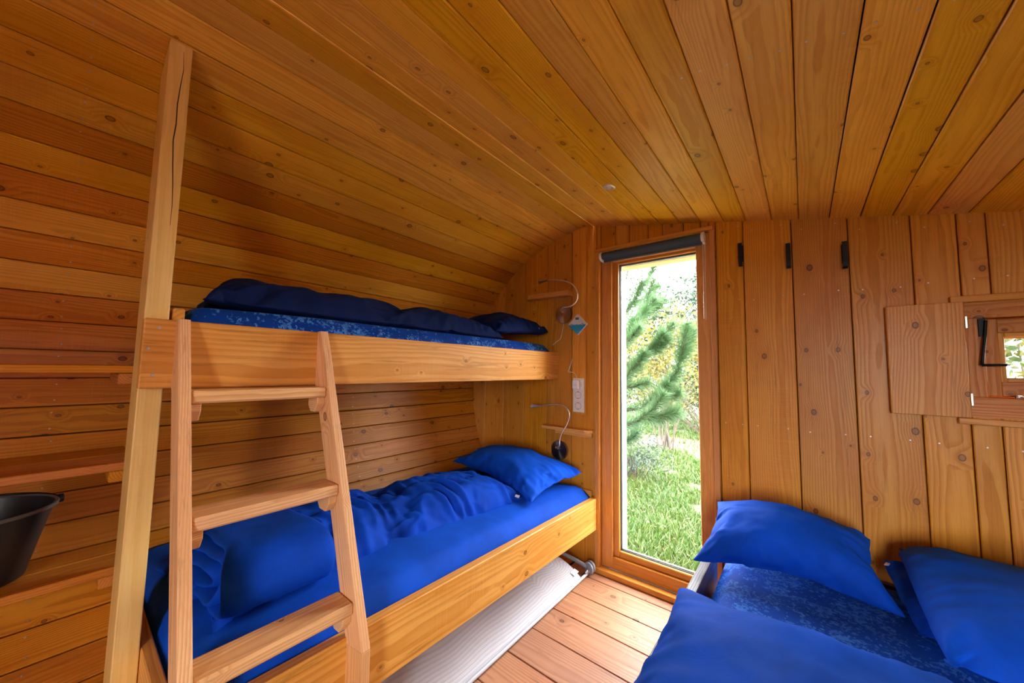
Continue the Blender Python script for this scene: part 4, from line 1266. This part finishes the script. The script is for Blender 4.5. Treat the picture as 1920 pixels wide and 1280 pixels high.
def leaf_quads(C, size, rng, droop=.0):
    n = len(C)
    a = rng.normal(size=(n, 3)); a /= np.linalg.norm(a, axis=1)[:, None]
    b = rng.normal(size=(n, 3)); b -= (a * b).sum(1)[:, None] * a; b /= np.linalg.norm(b, axis=1)[:, None]
    c = np.cross(a, b)
    s = size[:, None]
    V = np.stack([C - a * s, C - b * s * .55 + c * s * .12, C + a * s, C + b * s * .55 + c * s * .12], 1).reshape(-1, 3)
    k = np.arange(n)[:, None] * 4
    return V, np.concatenate([k + [0, 1, 2], k + [0, 2, 3]])
n = 3800
yy = 2.9 + 9 * rng.random(n); xx = rng.uniform(-.62, -.02, n) * yy
extra = 2600
yy = np.concatenate([yy, rng.uniform(8.0, 10.2, extra)]); xx = np.concatenate([xx, rng.uniform(-6, -.3, extra)])
C = np.stack([xx, yy, gz(xx, yy) + rng.uniform(.01, .06, n + extra)], 1)
V, F = leaf_quads(C, rng.uniform(.012, .032, n + extra), rng)
V = V.reshape(-1, 4, 3); V[:, :, 2] = C[:, None, 2] + (V[:, :, 2] - C[:, None, 2]) * .35; V = V.reshape(-1, 3)
g = np_mesh('fallen_leaves', V, F, [G_LITTER]); g['kind'] = 'stuff'; tag(g, 'yellow and brown fallen leaves scattered over the lawn', 'leaves')

def blob_points(n, blobs, rng, shell=.55):
    C = []
    tot = sum(b[3] * b[4] * b[5] for b in blobs)
    for bx, by, bz, rx, ry, rz in blobs:
        m = max(20, int(n * rx * ry * rz / tot))
        d = rng.normal(size=(m, 3)); d /= np.linalg.norm(d, axis=1)[:, None]
        r = rng.random(m) ** shell
        C.append(np.array([bx, by, bz]) + d * r[:, None] * np.array([rx, ry, rz]))
    return np.concatenate(C)

def bush(name, label, cat, base, blobs, n, size, mat, stems=7, seed=0, grp=None, twig=M_TWIG, sr=.016):
    rg = np.random.default_rng(100 + seed)
    t = thing(name, label, cat, (base[0], base[1], GZ), grp)
    C = blob_points(n, blobs, rg)
    cl_ = np.array([noise.noise(Vector(p) * 2.2) for p in C]); C = C[cl_ > -.22]
    C = C[C[:, 2] > GZ + .02]
    V, F = leaf_quads(C, rg.uniform(size * .6, size * 1.3, len(C)), rg)
    np_mesh('foliage', V, F, [mat], t)
    V = []; F = []
    for q in range(stems):
        b = blobs[q % len(blobs)]
        e = Vector((b[0] + rg.uniform(-.6, .6) * b[3], b[1] + rg.uniform(-.5, .5) * b[4], b[2] + rg.uniform(-.3, .75) * b[5]))
        p0 = Vector((base[0] + rg.uniform(-.15, .15), base[1] + rg.uniform(-.15, .15), GZ - .03))
        md = p0.lerp(e, .5) + Vector((rg.uniform(-.1, .1), rg.uniform(-.1, .1), .12))
        P = [p0, md, e]
        kk = len(V)
        for j, (p, rr) in enumerate(zip(P, (sr, sr * .65, sr * .25))):
            for a in range(5):
                V.append(p + Vector((math.cos(a * 1.2566), math.sin(a * 1.2566), 0)) * float(rr))
            if j:
                for a in range(5): F.append((kk + (j - 1) * 5 + a, kk + (j - 1) * 5 + (a + 1) % 5, kk + j * 5 + (a + 1) % 5, kk + j * 5 + a))
    mesh('branches', V, F, twig, t, True)
    return t

# young pine beside the window: trunk, branches, each with brushes of long needles
pine = thing('pine_tree', 'young pine with long soft needles just outside the tall window', 'tree', (-2.95, 4.9, GZ))
tube('trunk', [(-2.95, 4.9, GZ - .05), (-2.93, 4.88, 1.2), (-2.95, 4.9, 3.4)], .06, M_BARK, pine, 10, radii=[.075, .055, .02])
BR = [
    [(-2.94, 4.88, .55), (-2.05, 4.62, .71), (-1.62, 4.6, .78), (-1.36, 4.6, 1.0), (-1.16, 4.6, 1.27)],
    [(-1.42, 4.6, .93), (-1.20, 4.62, 1.20), (-1.10, 4.6, 1.52)],
    [(-2.94, 4.88, 1.1), (-2.05, 4.6, 1.28), (-1.65, 4.6, 1.36), (-1.40, 4.6, 1.60), (-1.22, 4.6, 1.82)],
    [(-2.94, 4.88, 1.55), (-2.14, 4.8, 1.66), (-1.80, 4.8, 1.84), (-1.60, 4.8, 2.15), (-1.50, 4.8, 2.44)],
    [(-2.94, 4.88, 2.2), (-2.2, 4.8, 2.45), (-1.92, 4.8, 2.66), (-1.80, 4.8, 2.86)],
    [(-2.94, 4.88, .35), (-1.96, 4.4, .53), (-1.62, 4.4, .62), (-1.40, 4.4, .80), (-1.28, 4.4, .98)],
    [(-2.3, 4.7, 1.7), (-1.95, 4.5, 1.52), (-1.75, 4.5, 1.66), (-1.66, 4.5, 1.90)],
    [(-2.4, 4.7, .95), (-2.0, 4.5, 1.0), (-1.78, 4.5, 1.14), (-1.62, 4.5, 1.34)],
    [(-2.4, 5.0, 2.0), (-2.0, 5.1, 2.1), (-1.85, 5.1, 2.3), (-1.75, 5.1, 2.5)],
    [(-2.9, 4.9, 2.6), (-2.4, 4.7, 2.9), (-2.15, 4.7, 3.2)],
    [(-2.3, 4.6, .60), (-2.0, 4.35, .38), (-1.75, 4.35, .36), (-1.58, 4.35, .5)],
]
side = []
rgs = np.random.default_rng(77)
for pts in BR[:9]:
    for q in (.35, .62):
        i = 1 + int(q * (len(pts) - 2)); t0 = (q * 7.3) % 1
        p0 = Vector(pts[i]).lerp(Vector(pts[min(i + 1, len(pts) - 1)]), t0); dv = (Vector(pts[min(i + 1, len(pts) - 1)]) - Vector(pts[i - 1])).normalized()
        sd = Vector((rgs.uniform(-.2, .3), rgs.uniform(-.7, .5), rgs.uniform(-.55, .35)))
        l_ = rgs.uniform(.28, .45)
        d2 = (dv + sd).normalized()
        side.append([tuple(p0), tuple(p0 + d2 * l_ * .5), tuple(p0 + (d2 + Vector((0, 0, .25))).normalized() * l_)])
for bi, pts in enumerate(BR + side):
    rg = np.random.default_rng(40 + bi)
    br = tube('branch', pts, .012, M_BARK, pine, 6, radii=list(np.linspace(.017, .005, len(pts))))
    P = [Vector(p) for p in pts]
    Q = []
    for i in range(len(P) - 1):
        for q in range(24): Q.append((P[i].lerp(P[i + 1], q / 24), (P[i + 1] - P[i]).normalized(), i + q / 24))
    Q = [q for q in Q if q[0].x > -2.45]
    Q.append((P[-1], (P[-1] - P[-2]).normalized(), len(P) - 1))
    V, Fc = [], []
    for p, t_, s in Q:
        m = 26 if s > 1.2 else 16
        for _ in range(m):
            d = Vector(rg.normal(size=3)); d -= t_ * d.dot(t_)
            if d.length < .01: continue
            d.normalize()
            dr = (t_ * rg.uniform(.35, 1.0) + d * rg.uniform(.6, 1.1) + Vector((0, 0, -.06))).normalized()
            L_ = rg.uniform(.11, .19)
            w_ = dr.cross(Vector(rg.normal(size=3))).normalized() * .0022
            o_ = p + t_ * rg.uniform(-.01, .03); e = o_ + dr * L_ + Vector((0, 0, -.006))
            kk = len(V); V += [o_ - w_, o_ + w_, e]
            Fc.append((kk, kk + 1, kk + 2))
    np_mesh('needles', [tuple(v) for v in V], Fc, [G_PINE], br)

bush('autumn_bush', 'tall yellow leaved bush behind the pine', 'bush', (-2.3, 8.2), [(-2.3, 8.0, 1.3, 1.0, .7, .9), (-1.7, 8.3, 1.9, .8, .6, .8), (-2.9, 8.3, 1.9, .7, .6, .8), (-2.1, 8.2, 2.3, .7, .5, .5)], 6500, .036, G_YEL, 12, 1, 'bushes outside the tall window')
bush('autumn_bush', 'low green and yellow bush with bare grey stems by the leaf path', 'bush', (-2.0, 10.8), [(-2.1, 10.6, .7, 1.2, .6, 1.1), (-3.2, 10.9, .8, 1.3, .6, 1.1), (-4.4, 11.2, .9, 1.3, .6, 1.2), (-1.2, 10.9, .7, 1.0, .6, 1.0)], 5200, .045, G_MIX, 46, 2, 'bushes outside the tall window', sr=.012)
bush('autumn_bush', 'thin low grey green shrub standing on the lawn at the left', 'bush', (-2.15, 5.7), [(-2.1, 5.7, .05, .42, .35, .42), (-1.85, 5.75, -.12, .36, .3, .28), (-2.5, 5.7, .15, .5, .4, .5)], 2600, .024, leaf_mat('grey_green_leaf', ((0.022, 0.042, 0.024), (0.038, 0.06, 0.034), (0.068, 0.085, 0.058)), trans=.3), 22, 3, 'bushes outside the tall window', M_BARK, .007)
bush('leafy_tree', 'broad dark green tree rising behind the yellow bush', 'tree', (-3.4, 13.2), [(-3.2, 13.2, 3.0, 1.6, 1.2, 1.6), (-2.4, 13.4, 3.9, .9, .9, 1.0), (-4.6, 13.4, 2.6, 1.6, 1.2, 1.8), (-2.0, 13.4, 2.2, 1.2, 1.0, 1.6)], 9000, .075, G_GRN, 10, 4, 'trees at the end of the garden', M_BARK, .07)
bush('leafy_tree', 'slender tree with sparse small leaves against the white sky', 'tree', (-5.2, 10.6), [(-3.9, 10.2, 4.2, .75, .6, .75), (-4.6, 10.4, 3.6, .9, .7, .9), (-3.2, 10.1, 4.45, .5, .4, .35), (-5.0, 10.6, 4.8, 1.0, .8, 1.0)], 3000, .042, G_GRN, 14, 5, 'trees at the end of the garden', M_BARK, .03)
bush('leafy_tree', 'dark conifer at the right edge of the tall window', 'tree', (-1.95, 11.6), [(-1.95, 11.6, 1.6, .9, .8, 1.6), (-2.05, 11.6, 3.2, .62, .6, 1.2), (-2.1, 11.6, 4.4, .30, .3, .8)], 5200, .06, leaf_mat('conifer_spray', ((0.01, 0.03, 0.022), (0.022, 0.05, 0.034), (0.036, 0.07, 0.044)), trans=.2), 8, 6, 'trees at the end of the garden', M_BARK, .05)
bush('hedge_bush', 'green and yellow bush outside the small window', 'bush', (1.45, 5.2), [(1.0, 5.0, 1.0, .9, .6, 1.0), (1.9, 5.2, 1.1, 1.0, .6, 1.1), (1.4, 5.0, .3, 1.2, .5, .9), (1.5, 5.1, 1.9, 1.0, .5, .6)], 9000, .042, G_MIX, 14, 7, 'bushes outside the small window')

bush('garden_hedge', 'long dark green hedge closing the garden behind all the bushes', 'hedge', (-4.5, 16.5), [(-8.5 + 2.1 * q, 16.5, .9 + .3 * (q % 2), 1.7, .8, 1.9) for q in range(6)], 15000, .10, G_GRN, 12, 8, None, M_BARK, .03)
